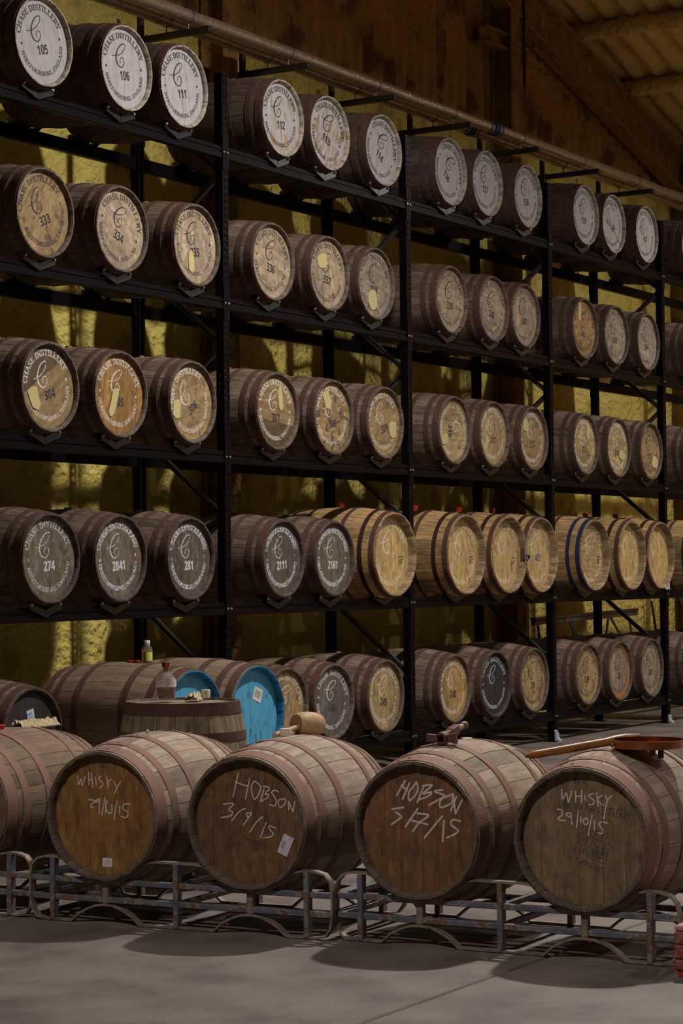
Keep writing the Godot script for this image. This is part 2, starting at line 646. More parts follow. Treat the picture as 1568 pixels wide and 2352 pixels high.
func hall() -> void:
	var x0 := -25.0
	var x1 := 11.75
	var z1 := 22.0
	# floor: two concrete pours with an open joint between them
	var fl := Node3D.new()
	fl.name = "floor"
	fl.set_meta("kind", "structure")
	fl.set_meta("label", "worn grey concrete warehouse floor")
	add_child(fl)
	var s := MB.new()
	s.box(Vector3((x0 + x1) / 2, -0.1, (WALL_Z - 0.3 + 4.795) / 2), Vector3(x1 - x0 + 0.6, 0.2, 4.795 - WALL_Z + 0.3), 0.006)
	part(s, "slab", mats.concrete, fl)
	s = MB.new()
	s.box(Vector3((x0 + x1) / 2, -0.1, (4.807 + z1 + 0.3) / 2), Vector3(x1 - x0 + 0.6, 0.2, z1 - 4.807 + 0.3), 0.006)
	part(s, "slab", mats.concrete, fl)
	s = MB.new()
	s.box(Vector3((x0 + x1) / 2, -0.22, (WALL_Z + z1) / 2), Vector3(x1 - x0 + 0.6, 0.04, z1 - WALL_Z + 0.6))
	part(s, "hardcore_bed", mats.plaster, fl)
	# gable wall behind the rack
	var wr := Node3D.new()
	wr.name = "wall_rear"
	wr.set_meta("kind", "structure")
	wr.set_meta("label", "gable wall with yellow foam-covered ribbed cladding behind the rack")
	add_child(wr)
	s = MB.new()
	s.box(Vector3((x0 + x1) / 2, 5.5, WALL_Z - 0.13), Vector3(x1 - x0 + 0.6, 12.0, 0.16))
	part(s, "outer_sheet", mats.plaster, wr)
	s = MB.new()
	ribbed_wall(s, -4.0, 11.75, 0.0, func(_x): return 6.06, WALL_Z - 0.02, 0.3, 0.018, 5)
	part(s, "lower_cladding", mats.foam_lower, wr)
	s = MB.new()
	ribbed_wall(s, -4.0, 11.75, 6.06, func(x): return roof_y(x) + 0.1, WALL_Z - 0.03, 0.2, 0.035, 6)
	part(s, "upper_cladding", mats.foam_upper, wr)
	# columns on the gable wall, thickly sprayed
	for cx in [1.86, 7.05]:
		s = MB.new()
		var top := roof_y(cx) - 0.2
		s.box(Vector3(cx, top / 2, WALL_Z + 0.235), Vector3(0.2, top, 0.025), 0.01)
		s.box(Vector3(cx, top / 2, WALL_Z + 0.12), Vector3(0.05, top, 0.22), 0.01)
		s.box(Vector3(cx, top / 2, WALL_Z + 0.02), Vector3(0.2, top, 0.03), 0.01)
		part(s, "column", mats.steel_foam, wr)
	# short steel cleat beside the far column, and the conduit that climbs it
	s = MB.new()
	s.box(Vector3(6.72, 7.05, WALL_Z + 0.13), Vector3(0.5, 0.025, 0.16), 0.008)
	s.box(Vector3(6.72, 6.9, WALL_Z + 0.13), Vector3(0.5, 0.025, 0.16), 0.008)
	s.box(Vector3(6.72, 6.975, WALL_Z + 0.13), Vector3(0.5, 0.15, 0.02), 0.005)
	part(s, "cleat", mats.steel_foam, wr)
	s = MB.new()
	s.tube([Vector3(7.2, 6.55, WALL_Z + 0.26), Vector3(7.2, 7.55, WALL_Z + 0.26)], 0.012, 8)
	s.tube([Vector3(7.23, 6.5, WALL_Z + 0.26), Vector3(7.23, 7.55, WALL_Z + 0.26)], 0.008, 8)
	part(s, "conduit", mats.bracket_steel, wr)
	# gable rafter following the roof slope, deep web and two flanges
	s = MB.new()
	for k in 2:
		var xa: float = [RIDGE_X, RIDGE_X][k]
		var xb: float = [11.5, -24.6][k]
		for o in [[-0.02, 0.03, 0.2], [-0.24, 0.42, 0.04], [-0.46, 0.03, 0.2]]:
			s.bar(Vector3(xa, roof_y(xa) - 0.22 + o[0], WALL_Z + 0.16), Vector3(xb, roof_y(xb) - 0.22 + o[0], WALL_Z + 0.16), o[2], o[1], Vector3.UP, 0.008)
	part(s, "gable_rafter", mats.steel_foam, wr)
	# eave wall, and the walls that close the hall out of sight
	s = MB.new()
	s.box(Vector3(x1 + 0.1, 3.4, (WALL_Z + z1) / 2), Vector3(0.2, 6.8, z1 - WALL_Z + 0.4))
	struct(s, "wall_right", mats.foam_upper, self, "low brown eave wall at the far end of the hall")
	for cz in [WALL_Z + 0.35, 4.6, 10.6, 16.6]:
		s = MB.new()
		s.box(Vector3(x1 - 0.14, 3.1, cz), Vector3(0.24, 6.2, 0.2), 0.02)
		part(s, "column", mats.steel_foam, get_node("wall_right"))
	s = MB.new()
	s.box(Vector3(x0 - 0.1, 3.4, (WALL_Z + z1) / 2), Vector3(0.2, 6.8, z1 - WALL_Z + 0.4))
	struct(s, "wall_left", mats.plaster, self, "plain eave wall at the near end of the hall")
	s = MB.new()
	s.box(Vector3((x0 + x1) / 2, 5.5, z1 + 0.1), Vector3(x1 - x0 + 0.6, 12.0, 0.2))
	struct(s, "wall_front", mats.plaster, self, "plain gable wall facing the rack")
	# roof: corrugated sheet running down the slope, purlins under it
	var rf := Node3D.new()
	rf.name = "ceiling"
	rf.set_meta("kind", "structure")
	rf.set_meta("label", "pitched corrugated roof sprayed with brown foam, on round purlins")
	add_child(rf)
	for k in 2:
		var xe: float = [x1 + 0.1, x0 - 0.1][k]
		s = MB.new()
		var pitch := 0.26
		var per := 6
		var cols := int((z1 - WALL_Z + 0.2) / pitch) * per
		var ids := []
		for r in 2:
			for q in cols + 1:
				var z := WALL_Z - 0.1 + (z1 - WALL_Z + 0.2) * q / cols
				var ph := TAU * (q % per) / per
				var x: float = [RIDGE_X, xe][r]
				ids.append(s.add(Vector3(x, roof_y(x) + 0.03 * cos(ph), z), Vector3(0, -1, -0.7 * sin(ph)).normalized()))
		s.grid(ids, 2, cols + 1)
		part(s, "roof_sheet", mats.roof_foam, rf)
		s = MB.new()
		s.bar(Vector3(RIDGE_X, roof_y(RIDGE_X) + 0.14, (WALL_Z + z1) / 2), Vector3(xe, roof_y(xe) + 0.14, (WALL_Z + z1) / 2), z1 - WALL_Z + 0.6, 0.1)
		part(s, "outer_roof", mats.plaster, rf)
		for q in 9:
			var px: float = [8.72, 10.06, 7.3, 5.6, 3.9, 2.2, 0.4, -1.6, -4.2][q]
			if k == 1:
				px = 2.0 * RIDGE_X - px
			if px < x0:
				continue
			s = MB.new()
			var path := []
			for z in 25:
				path.append(Vector3(px, roof_y(px) - 0.11, lerpf(WALL_Z + 0.05, z1, z / 24.0)))
			s.tube(path, 0.095, 12)
			part(s, "purlin", mats.roof_foam, rf)


# ---------------------------------------------------------------- pallet rack

func hex_bolt(s: MB, at: Vector3, r := 0.008, len := 0.008) -> void:
	var keep := s.xf
	s.xf = Transform3D(Basis(Vector3.RIGHT, PI / 2), at)
	s.lathe([Vector2(r * 1.35, 0.0), Vector2(r * 1.35, len * 0.25), Vector2(r, len * 0.3), Vector2(r, len * 0.9), Vector2(r * 0.8, len), Vector2(0, len)], 8)
	s.xf = keep


func post_mesh(h: float) -> ArrayMesh:
	var s := MB.new()
	var w := 0.035
	var cols := [-w, -0.0195, -0.0095, 0.0095, 0.0195, w]
	var pitch := 0.05
	var rows := int(h / pitch)
	for k in [0, 2, 4]:
		s.quad(Vector3(cols[k], 0, 0), Vector3(cols[k + 1], 0, 0), Vector3(cols[k + 1], h, 0), Vector3(cols[k], h, 0), Vector3.BACK)
	for k in [1, 3]:
		for r in rows + 1:
			var y0 := r * pitch - 0.01 if r > 0 else 0.0
			var y1 := minf(r * pitch + 0.012, h)
			s.quad(Vector3(cols[k], y0, 0), Vector3(cols[k + 1], y0, 0), Vector3(cols[k + 1], y1, 0), Vector3(cols[k], y1, 0), Vector3.BACK)
	for sd in [-1.0, 1.0]:
		var zs := [0.0, -0.027, -0.036, -0.068]
		var nn := Vector3(sd, 0, 0)
		for k in [0, 2]:
			s.quad(Vector3(sd * w, 0, zs[k]), Vector3(sd * w, 0, zs[k + 1]), Vector3(sd * w, h, zs[k + 1]), Vector3(sd * w, h, zs[k]), nn)
		for r in rows + 1:
			var y0 := r * pitch - 0.0205 if r > 0 else 0.0
			var y1 := minf(r * pitch + 0.0205, h)
			s.quad(Vector3(sd * w, y0, zs[1]), Vector3(sd * w, y0, zs[2]), Vector3(sd * w, y1, zs[2]), Vector3(sd * w, y1, zs[1]), nn)
		s.quad(Vector3(sd * w, 0, -0.068), Vector3(sd * 0.016, 0, -0.068), Vector3(sd * 0.016, h, -0.068), Vector3(sd * w, h, -0.068), Vector3.FORWARD)
		s.quad(Vector3(sd * 0.016, 0, -0.068), Vector3(sd * 0.016, 0, -0.055), Vector3(sd * 0.016, h, -0.055), Vector3(sd * 0.016, h, -0.068), Vector3(-sd, 0, 0))
	return s.done()


const BAY_WORD := ["first", "second", "third", "fourth", "fifth"]
const SHELF_WORD := ["top", "second", "third", "fourth", "bottom"]


func pallet_rack() -> void:
	var pm := post_mesh(5.15)
	var between := ["at the left end of the rack", "between the first and second bays", "between the second and third bays", "between the third and fourth bays", "between the fourth and fifth bays", "closing the far end of the rack"]
	for i in range(-1, 5):
		var t := thing("rack_upright", "black perforated steel rack upright frame " + between[i + 1], "rack frame", Vector3(BAY * i, 0, 0), 0, "upright frames of the cask rack")
		put(pm, "post", mats.rack_paint, t)
		var b := put(pm, "post", mats.rack_paint, t)
		b.position = Vector3(0, 0, -0.745 - 0.068)
		b.rotation.y = PI
		var f := [-0.03, -0.783]
		var ys := [0.13, 0.73, 1.35, 1.97, 2.585, 3.205, 3.825, 4.44, 5.03]
		for k in ys.size() - 1:
			var s := MB.new()
			var za: float = f[(k + 1) % 2]
			var zb: float = f[k % 2]
			var a := Vector3(0, ys[k], za)
			var e := Vector3(0, ys[k + 1], zb)
			var d := (e - a).normalized()
			var across := Vector3.RIGHT.cross(d).normalized()
			# open channel: web with two flanges
			var off := Vector3(0.004 if k % 2 else -0.004, 0, 0)
			s.bar(a + off + Vector3(0.012, 0, 0), e + off + Vector3(0.012, 0, 0), 0.003, 0.036, across)
			for q in [-1.0, 1.0]:
				s.bar(a + off + across * 0.018 * q, e + off + across * 0.018 * q, 0.026, 0.003, across)
			part(s, "brace", mats.brace_steel, t)
		for k in [1, 3, 5, 7]:
			var s := MB.new()
			s.xf = Transform3D(Basis(Vector3.UP, -PI / 2), Vector3(-0.035, ys[k], -0.03))
			hex_bolt(s, Vector3.ZERO, 0.008, 0.01)
			part(s, "bolt", mats.bolt, t)
		for z in [-0.034, -0.779]:
			var s := MB.new()
			s.box(Vector3(0, 0.004, z), Vector3(0.13, 0.008, 0.12), 0.001)
			part(s, "base_plate", mats.rack_paint, t)
			if z > -0.1:
				s = MB.new()
				s.sweep_x([Vector2(0.004, 0.0), Vector2(0.05, 0.0), Vector2(0.05, 0.012), Vector2(0.022, 0.035), Vector2(0.016, 0.085), Vector2(0.004, 0.085)], -0.032, 0.032)
				part(s, "foot_cap", mats.foot_cap, t)
		if i == 2:
			var s := MB.new()
			s.box(Vector3(0, 0.105, 0.002), Vector3(0.066, 0.03, 0.002))
			part(s, "tape_band", mats.white_tape, t)
		if i == 3:
			var s := MB.new()
			s.box(Vector3(0.0, 1.441, 0.0065), Vector3(0.115, 0.155, 0.002))
			var o := part(s, "paper_notice", notice_material(), t)
			o.set_meta("label", "white paper notice taped to the post")
	# rails with end plates and cradles
	var rail := MB.new()
	var outline := [Vector2(-0.05, 0.045), Vector2(-0.012, 0.045), Vector2(-0.009, 0.042), Vector2(-0.009, 0.030), Vector2(0.0, 0.026), Vector2(0.0, 0.014), Vector2(-0.007, 0.010), Vector2(-0.007, -0.006), Vector2(0.0, -0.010), Vector2(0.0, -0.041), Vector2(-0.004, -0.045), Vector2(-0.05, -0.045)]
	rail.sweep_x(outline, 0.036, BAY - 0.036)
	var rail_mesh := rail.done()
	var plate := MB.new()
	plate.box(Vector3(0.0185, 0.0, 0.0035), Vector3(0.033, 0.25, 0.005), 0.001)
	plate.box(Vector3(0.0365, 0.0, -0.014), Vector3(0.003, 0.1, 0.03), 0.0005)
	var plate_l := plate.done()
	plate = MB.new()
	plate.box(Vector3(BAY - 0.0185, 0.0, 0.0035), Vector3(0.033, 0.25, 0.005), 0.001)
	plate.box(Vector3(BAY - 0.0365, 0.0, -0.014), Vector3(0.003, 0.1, 0.03), 0.0005)
	var plate_r := plate.done()
	var eb := MB.new()
	for x in [0.022, BAY - 0.022]:
		hex_bolt(eb, Vector3(x, 0.0, 0.006), 0.0065, 0.008)
	var end_bolts := eb.done()
	var cm := cradle_mesh()
	var bm := MB.new()
	hex_bolt(bm, Vector3.ZERO, 0.0075, 0.012)
	var bolt_mesh := bm.done()
	for bay in range(-1, 4):
		for sh in 5:
			for back in 2:
				var where: String = ["front", "rear"][back]
				var t := thing("shelf_rail", "%s grooved black rail of the %s shelf in the %s bay from the left" % [where, SHELF_WORD[sh], BAY_WORD[bay + 1]], "shelf rail", Vector3(BAY * bay, SHELF[sh], 0.0 if back == 0 else -0.813), 0, "shelf rails of the cask rack")
				if back == 1:
					t.position.x = BAY * (bay + 1)
					t.rotation.y = PI
				put(rail_mesh, "rail", mats.rack_paint, t)
				put(plate_l, "end_plate", mats.rack_paint, t)
				put(plate_r, "end_plate", mats.rack_paint, t)
				put(end_bolts, "end_bolt", mats.bolt, t).set_meta("kind", "stuff")
				for x in cask_x(bay, sh):
					var cx: float = x - BAY * bay
					if back == 1:
						cx = BAY - cx
					var cr := put(cm, "cradle", mats.cradle_paint, t)
					cr.position = Vector3(cx, 0.042 if sh != 3 else 0.03, 0)
					for q in [-1.0, 1.0]:
						var bo := put(bolt_mesh, "bolt", mats.bolt, cr)
						bo.position = Vector3(q * 0.142, 0.036, 0.0155)


func cradle_mesh() -> ArrayMesh:
	# shallow V tray with a deep front flange, each wing a bent plate
	var s := MB.new()
	for q in [-1.0, 1.0]:
		var a := Vector2(q * 0.002, 0.0)
		var b := Vector2(q * 0.155, 0.054)
		var d := (b - a).normalized()
		var nn := Vector3(-d.y, d.x, 0) if q > 0 else Vector3(d.y, -d.x, 0)
		var ft := 0.014
		var bk := -0.07
		s.quad(Vector3(a.x, a.y, bk), Vector3(b.x, b.y, bk), Vector3(b.x, b.y, ft), Vector3(a.x, a.y, ft), nn)
		s.quad(Vector3(a.x, a.y - 0.003, bk), Vector3(b.x, b.y - 0.003, bk), Vector3(b.x, b.y - 0.003, ft), Vector3(a.x, a.y - 0.003, ft), -nn)
		# flange, tipped a little outwards at the bottom
		s.quad(Vector3(a.x, a.y, ft), Vector3(b.x, b.y, ft), Vector3(b.x, b.y - 0.046, ft + 0.002), Vector3(a.x, a.y - 0.046, ft + 0.002), Vector3(0, 0.05, 1).normalized())
		s.quad(Vector3(a.x, a.y, ft - 0.003), Vector3(b.x, b.y, ft - 0.003), Vector3(b.x, b.y - 0.046, ft - 0.001), Vector3(a.x, a.y - 0.046, ft - 0.001), Vector3.FORWARD)
		s.quad(Vector3(b.x, b.y, bk), Vector3(b.x, b.y, ft), Vector3(b.x, b.y - 0.046, ft + 0.002), Vector3(b.x, b.y - 0.046, ft - 0.001), Vector3(q, 0, 0))
		s.quad(Vector3(a.x, a.y - 0.046, ft + 0.002), Vector3(b.x, b.y - 0.046, ft + 0.002), Vector3(b.x, b.y - 0.046, ft - 0.001), Vector3(a.x, a.y - 0.046, ft - 0.001), Vector3.DOWN)
	return s.done()


func notice_material() -> StandardMaterial3D:
	var im := Image.create(128, 192, false, Image.FORMAT_RGB8)
	im.fill(L(0.52, 0.56, 0.58))
	im.fill_rect(Rect2i(84, 16, 18, 150), L(0.26, 0.32, 0.42))
	for k in 9:
		im.fill_rect(Rect2i(16, 20 + k * 18, 52 - (k * 7) % 20, 5), L(0.34, 0.38, 0.42))
	var m := mat("notice_paper", Color.WHITE, 0.8)
	m.albedo_texture = itex(im)
	m.uv1_triplanar = true
	m.uv1_scale = Vector3(1.0 / 0.115, 1.0 / 0.155, 1)
	m.uv1_offset = Vector3(0.5, 0.5 - 1.441 / 0.155 * -1.0, 0)
	return m


# ---------------------------------------------------------------- pipes above the rack

func pipes() -> void:
	var y := 5.80
	var labels := ["front foil-wrapped pipe running along the wall above the top casks", "rear foil-wrapped pipe nearer the wall above the top casks"]
	for k in 2:
		var z: float = [-0.75, -0.955][k]
		var t := thing("insulated_pipe", labels[k], "pipe", Vector3(0, y, z))
		var s := MB.new()
		var path := []
		for q in 41:
			path.append(Vector3(-3.5 + 15.0 * q / 40.0, 0.003 * sin(q * 2.1), 0.003 * cos(q * 1.7)))
		s.tube(path, 0.052, 18)
		part(s, "pipe", mats.pipe_foil, t)
		for q in 12:
			s = MB.new()
			var x := -3.0 + q * 1.16 + 0.13 * (q % 3)
			s.xf = Transform3D(Basis(Vector3.BACK, PI / 2), Vector3(x, 0, 0))
			s.lathe([Vector2(0.052, -0.03), Vector2(0.0545, -0.028), Vector2(0.0545, 0.028), Vector2(0.052, 0.03)], 18)
			part(s, "foil_joint", mats.pipe_foil, t)
		# blue grooved coupling
		for q in 2:
			s = MB.new()
			s.xf = Transform3D(Basis(Vector3.BACK, PI / 2), Vector3(5.62 + q * 0.05 - k * 0.1, 0, 0))
			s.lathe([Vector2(0.052, -0.02), Vector2(0.065, -0.018), Vector2(0.065, 0.018), Vector2(0.052, 0.02)], 18)
			part(s, "coupling", mats.blue_plastic, t)
		for q in 2:
			s = MB.new()
			s.xf = Transform3D(Basis(Vector3.BACK, PI / 2), Vector3(5.54 + q * 0.22 - k * 0.1, 0, 0))
			s.lathe([Vector2(0.052, -0.012), Vector2(0.059, -0.01), Vector2(0.059, 0.01), Vector2(0.052, 0.012)], 18)
			part(s, "clamp_ring", mats.galvanised, t)
	var over := ["nearest the camera", "second from the camera", "third from the camera", "fourth from the camera", "fifth from the camera", "next to the farthest one", "farthest from the camera"]
	for i in 7:
		var x := 0.62 + 1.40 * i
		var t := thing("pipe_bracket", "dark steel cantilever pipe bracket " + over[i], "bracket", Vector3(x, 5.675, 0), 0, "pipe brackets along the gable wall")
		var s := MB.new()
		s.box(Vector3(0, 0, -0.855), Vector3(0.04, 0.05, 0.61), 0.003)
		part(s, "arm", mats.bracket_steel, t)
		s = MB.new()
		s.box(Vector3(0, -0.28, -1.2), Vector3(0.042, 1.1, 0.042), 0.003)
		s.box(Vector3(0.028, -0.1, -1.17), Vector3(0.006, 0.3, 0.012), 0.001)
		part(s, "leg", mats.bracket_steel, t)
		for z in [0.05, -0.6]:
			s = MB.new()
			s.box(Vector3(0, z - 0.05, -1.325), Vector3(0.05, 0.05, 0.215), 0.003)
			part(s, "wall_stub", mats.bracket_steel, t)
		for z in [-0.75, -0.955]:
			s = MB.new()
			s.tube([Vector3(0, 0.02, z), Vector3(0, 0.085, z)], 0.006, 6)
			s.xf = Transform3D(Basis(Vector3.BACK, PI / 2), Vector3(0, 0.125, z))
			s.lathe([Vector2(0.0525, -0.012), Vector2(0.0565, -0.012), Vector2(0.0565, 0.012), Vector2(0.0525, 0.012)], 18)
			part(s, "pipe_clip", mats.galvanised, t)


# ---------------------------------------------------------------- casks

class Cask:
	var length := 0.89
	var r_end := 0.283
	var r_mid := 0.335
	var staves := []         # meshes, surface 0 the outside, surface 1 the chime
	var hoops := []
	var heads := {}          # board sets by angle
	var head_r := 0.255
	var recess := 0.034


func cask_r(c: Cask, t: float) -> float:
	var s := (t - c.length / 2.0) / (c.length / 2.0)
	return c.r_mid - (c.r_mid - c.r_end) * s * s * (1.08 - 0.08 * s * s)


# staves lie along Z: the front head is at z = 0, the rear one at z = -length
func cask_shape(length: float, r_end: float, r_mid: float, count: int, hoop_at: Array, sd: int, recess := 0.034, tone := 0.2) -> Cask:
	var bevel := 0.004 if recess > 0.055 else 0.0
	var c := Cask.new()
	c.length = length
	c.r_end = r_end
	c.r_mid = r_mid
	c.recess = recess
	c.head_r = r_end - 0.0205 - bevel
	var r := RandomNumberGenerator.new()
	r.seed = sd
	var cuts := [0.0]
	for k in count:
		cuts.append(cuts[-1] + r.randf_range(0.75, 1.3))
	for k in count:
		var a0: float = cuts[k] / cuts[count] * TAU
		var a1: float = cuts[k + 1] / cuts[count] * TAU
		var s := MB.new()
		var g := 1.0 - tone + r.randf() * tone * 1.6
		if r.randf() < 0.12:
			g *= 0.65
		s.color = Color(g, g * r.randf_range(0.95, 1.0), g * r.randf_range(0.9, 1.0))
		var uo := Vector2(r.randf(), r.randf())
		var gap := 0.0011
		var proud := r.randf_range(-0.0006, 0.0012)
		var along := 8
		var ids := []
		for q in along + 1:
			var t := length * q / along
			var rr := cask_r(c, t) + proud
			var slope := (cask_r(c, minf(t + 0.01, length)) - cask_r(c, maxf(t - 0.01, 0.0))) / 0.02
			for e in 3:
				var a := lerpf(a0 + gap / rr, a1 - gap / rr, e / 2.0)
				var dir := Vector3(cos(a), sin(a), 0)
				ids.append(s.add(dir * rr + Vector3(0, 0, -t), (dir + Vector3(0, 0, slope)).normalized(), uo + Vector2((a - a0) * r_mid * 2.2, t * 1.1)))
		s.grid(ids, along + 1, 3)
		for side in 2:
			var ed := []
			for q in along + 1:
				var t := length * q / along
				var rr := cask_r(c, t) + proud
				var a := a0 + gap / rr if side == 0 else a1 - gap / rr
				var dir := Vector3(cos(a), sin(a), 0)
				var nn := Vector3(sin(a), -cos(a), 0) * (1.0 if side == 0 else -1.0)
				ed.append(s.add(dir * rr + Vector3(0, 0, -t), nn, uo))
				ed.append(s.add(dir * (rr - 0.012) + Vector3(0, 0, -t), nn, uo))
			s.grid(ed, along + 1, 2)
		var ch := MB.new()
		var gc := lerpf(1.0, g, 0.45)
		ch.color = Color(gc, gc, gc)
		for e in 2:
			var z0 := 0.0 if e == 0 else -length
			var sg := 1.0 if e == 0 else -1.0
			# chime profile: end grain, inner bevel, croze wall
			var prof := [Vector2(r_end + proud, z0), Vector2(r_end + proud - 0.0115, z0 + sg * 0.0005), Vector2(r_end - 0.0185, z0 - sg * 0.013), Vector2(r_end - 0.0212 - bevel, z0 - sg * (recess + 0.012))]
			for p in 3:
				var pa: Vector2 = prof[p]
				var pb: Vector2 = prof[p + 1]
				var d := (pb - pa).normalized()
				var nr := Vector2(d.y, -d.x)
				if nr.y * sg < 0 and p < 2 or p == 2 and nr.x > 0:
					nr = -nr
				var q4 := []
				for w in [pa, pb]:
					for a in [a0 + gap / r_end, a1 - gap / r_end]:
						var dir := Vector3(cos(a), sin(a), 0)
						q4.append(ch.add(dir * w.x + Vector3(0, 0, w.y), dir * nr.x + Vector3(0, 0, nr.y), uo + Vector2(a * 0.35, (w.x + w.y) * 1.0)))
				ch.grid(q4, 2, 2)
		var m := ArrayMesh.new()
		m.add_surface_from_arrays(Mesh.PRIMITIVE_TRIANGLES, s.surface())
		m.add_surface_from_arrays(Mesh.PRIMITIVE_TRIANGLES, ch.surface())
		c.staves.append(m)
	for h in hoop_at:
		c.hoops.append(hoop_mesh(c, h[0], h[1], r.randf() * 0.5))
	return c


func hoop_mesh(c: Cask, t0: float, w: float, lap: float) -> ArrayMesh:
	var s := MB.new()
	var segs := 56
	var th := 0.0026
	var rows := [[t0, 0.0, -1], [t0, th, 0], [t0 + w, th, 0], [t0 + w, 0.0, 1]]
	for k in 3:
		var ids := []
		for e in 2:
			var row: Array = rows[k + e]
			for q in segs + 1:
				var a := TAU * q / segs + PI / 2
				var dir := Vector3(cos(a), sin(a), 0)
				var lift := 0.0014 if q < 5 else 0.0
				var rr: float = cask_r(c, row[0]) + row[1] + lift + 0.0008
				var nn := dir if k == 1 else Vector3(0, 0, 1 if k == 0 else -1)
				ids.append(s.add(dir * rr + Vector3(0, 0, -row[0]), nn))
		s.grid(ids, 2, segs + 1)
	# lap end and two rivets
	for q in 2:
		var a := PI / 2 + 0.16 + 0.17 * q
		var dir := Vector3(cos(a), sin(a), 0)
		var keep := s.xf
		var y := dir
		var x := Vector3(0, 0, 1).cross(y).normalized()
		s.xf = Transform3D(Basis(x, y, x.cross(y)), dir * (cask_r(c, t0 + w / 2) + th + 0.001) + Vector3(0, 0, -(t0 + w / 2)))
		s.lathe([Vector2(0.0075, 0.0), Vector2(0.0065, 0.0028), Vector2(0.003, 0.0042), Vector2(0.0, 0.0045)], 8)
		s.xf = keep
	return s.done()


# boards of a head; seams run at «ang» to the upright of the lettering. UV follows the grain, UV2 the lettering
func head_boards(c: Cask, ang: float, sd: int, tone: float) -> Array:
	var key := "%d_%d_%d" % [roundi(rad_to_deg(ang)), sd, roundi(tone * 100)]
	if c.heads.has(key):
		return c.heads[key]
	var r := RandomNumberGenerator.new()
	r.seed = sd
	var R := c.head_r
	var n := 6
	var cuts := [0.0]
	for k in n:
		cuts.append(cuts[-1] + r.randf_range(0.7, 1.3))
	var out := []
	for k in n:
		var x0: float = (cuts[k] / cuts[n] * 2.0 - 1.0) * R
		var x1: float = (cuts[k + 1] / cuts[n] * 2.0 - 1.0) * R
		if k > 0:
			x0 += 0.0005
		if k < n - 1:
			x1 -= 0.0005
		var s := MB.new()
		var g := 1.0 - tone * r.randf()
		s.color = Color(g, g * r.randf_range(0.94, 1.0), g * r.randf_range(0.86, 1.0)) if tone > 0.1 else Color(g, g, g)
		var z := r.randf_range(-0.0009, 0.0009)
		var uo := Vector2(r.randf(), r.randf())
		var cols := 6
		for face in 2:
			var zz := z if face == 0 else -0.018
			var ids := []
			for q in cols + 1:
				var x := lerpf(x0, x1, float(q) / cols)
				var h := sqrt(maxf(R * R - x * x, 0.0))
				for e in [-1.0, 0.0, 1.0]:
					var p := Vector2(x, h * e).rotated(ang)
					ids.append(s.add(Vector3(p.x, p.y, zz), Vector3(0, 0, 1 if face == 0 else -1), uo + Vector2(x, h * e) * 1.6, Vector2(p.x / R * 0.5 + 0.5, 0.5 - p.y / R * 0.5)))
			s.grid(ids, cols + 1, 3)
		for x in [x0, x1]:
			var h := sqrt(maxf(R * R - x * x, 0.0))
			var nn := Vector2(-1 if x == x0 else 1, 0).rotated(ang)
			var pa := Vector2(x, -h).rotated(ang)
			var pb := Vector2(x, h).rotated(ang)
			s.quad(Vector3(pa.x, pa.y, z), Vector3(pb.x, pb.y, z), Vector3(pb.x, pb.y, -0.018), Vector3(pa.x, pa.y, -0.018), Vector3(nn.x, nn.y, 0))
		out.append(s.done())
	c.heads[key] = out
	return out


# a cask lying on its side: «at» is the point under its middle; the front head looks along +Z of the node
func lay_cask(c: Cask, called: String, label: String, at: Vector3, turn: float, roll: float, stave_m: Material, chime_m: Material, hoop_m: Array, head_m: Material, boards: Array, head_roll: float, rear_m: Material, group := "") -> Node3D:
	var t := thing(called, label, "cask", at, turn, group)
	var body := Transform3D(Basis(Vector3.BACK, roll), Vector3(0, c.r_mid, c.length / 2.0))
	for m in c.staves:
		var o := put(m, "stave", null, t)
		o.set_surface_override_material(0, stave_m)
		o.set_surface_override_material(1, chime_m)
		o.transform = body
	var hroll := Transform3D(Basis(Vector3.BACK, rng.randf_range(-0.25, 0.35)), Vector3(0, c.r_mid, c.length / 2.0))
	for k in c.hoops.size():
		var o := put(c.hoops[k], "hoop", hoop_m[k % hoop_m.size()], t)
		o.transform = hroll
	for m in boards:
		var o := put(m, "head_board", head_m, t)
		o.transform = Transform3D(Basis(Vector3.BACK, -deg_to_rad(head_roll)), Vector3(0, c.r_mid, c.length / 2.0 - c.recess))
	var rb := MB.new()
	rb.xf = Transform3D(Basis(Vector3.RIGHT, PI / 2), Vector3(0, c.r_mid, -c.length / 2.0 + c.recess))
	rb.lathe([Vector2(0, -0.018), Vector2(c.head_r, -0.018), Vector2(c.head_r, 0.0), Vector2(0, 0.0)], 32)
	part(rb, "rear_head", rear_m, t)
	return t


# ---------------------------------------------------------------- lettering: drawn into pictures with worn paint

func glyph_tris(ch: String, font: Font) -> Array:
	var key: String = ch + font.font_names[0]
	if not glyphs.has(key):
		var t := TextMesh.new()
		t.text = ch
		t.font = font
		t.font_size = 64
		t.pixel_size = 1.0 / 64.0
		t.depth = 0.0
		t.curve_step = 1.5
		t.horizontal_alignment = HORIZONTAL_ALIGNMENT_LEFT
		t.vertical_alignment = VERTICAL_ALIGNMENT_BOTTOM
		var pts := PackedVector2Array()
		if t.get_surface_count() > 0:
			var a := t.surface_get_arrays(0)
			var vs: PackedVector3Array = a[Mesh.ARRAY_VERTEX]
			if a[Mesh.ARRAY_INDEX] != null and a[Mesh.ARRAY_INDEX].size():
				for i in a[Mesh.ARRAY_INDEX]:
					pts.append(Vector2(vs[i].x, vs[i].y))
			else:
				for p in vs:
					pts.append(Vector2(p.x, p.y))
		var lo := 1e9
		var hi := -1e9
		var bot := 1e9
		for p in pts:
			lo = minf(lo, p.x)
			hi = maxf(hi, p.x)
			bot = minf(bot, p.y)
		glyphs[key] = [pts, lo, hi, bot]
	return glyphs[key]


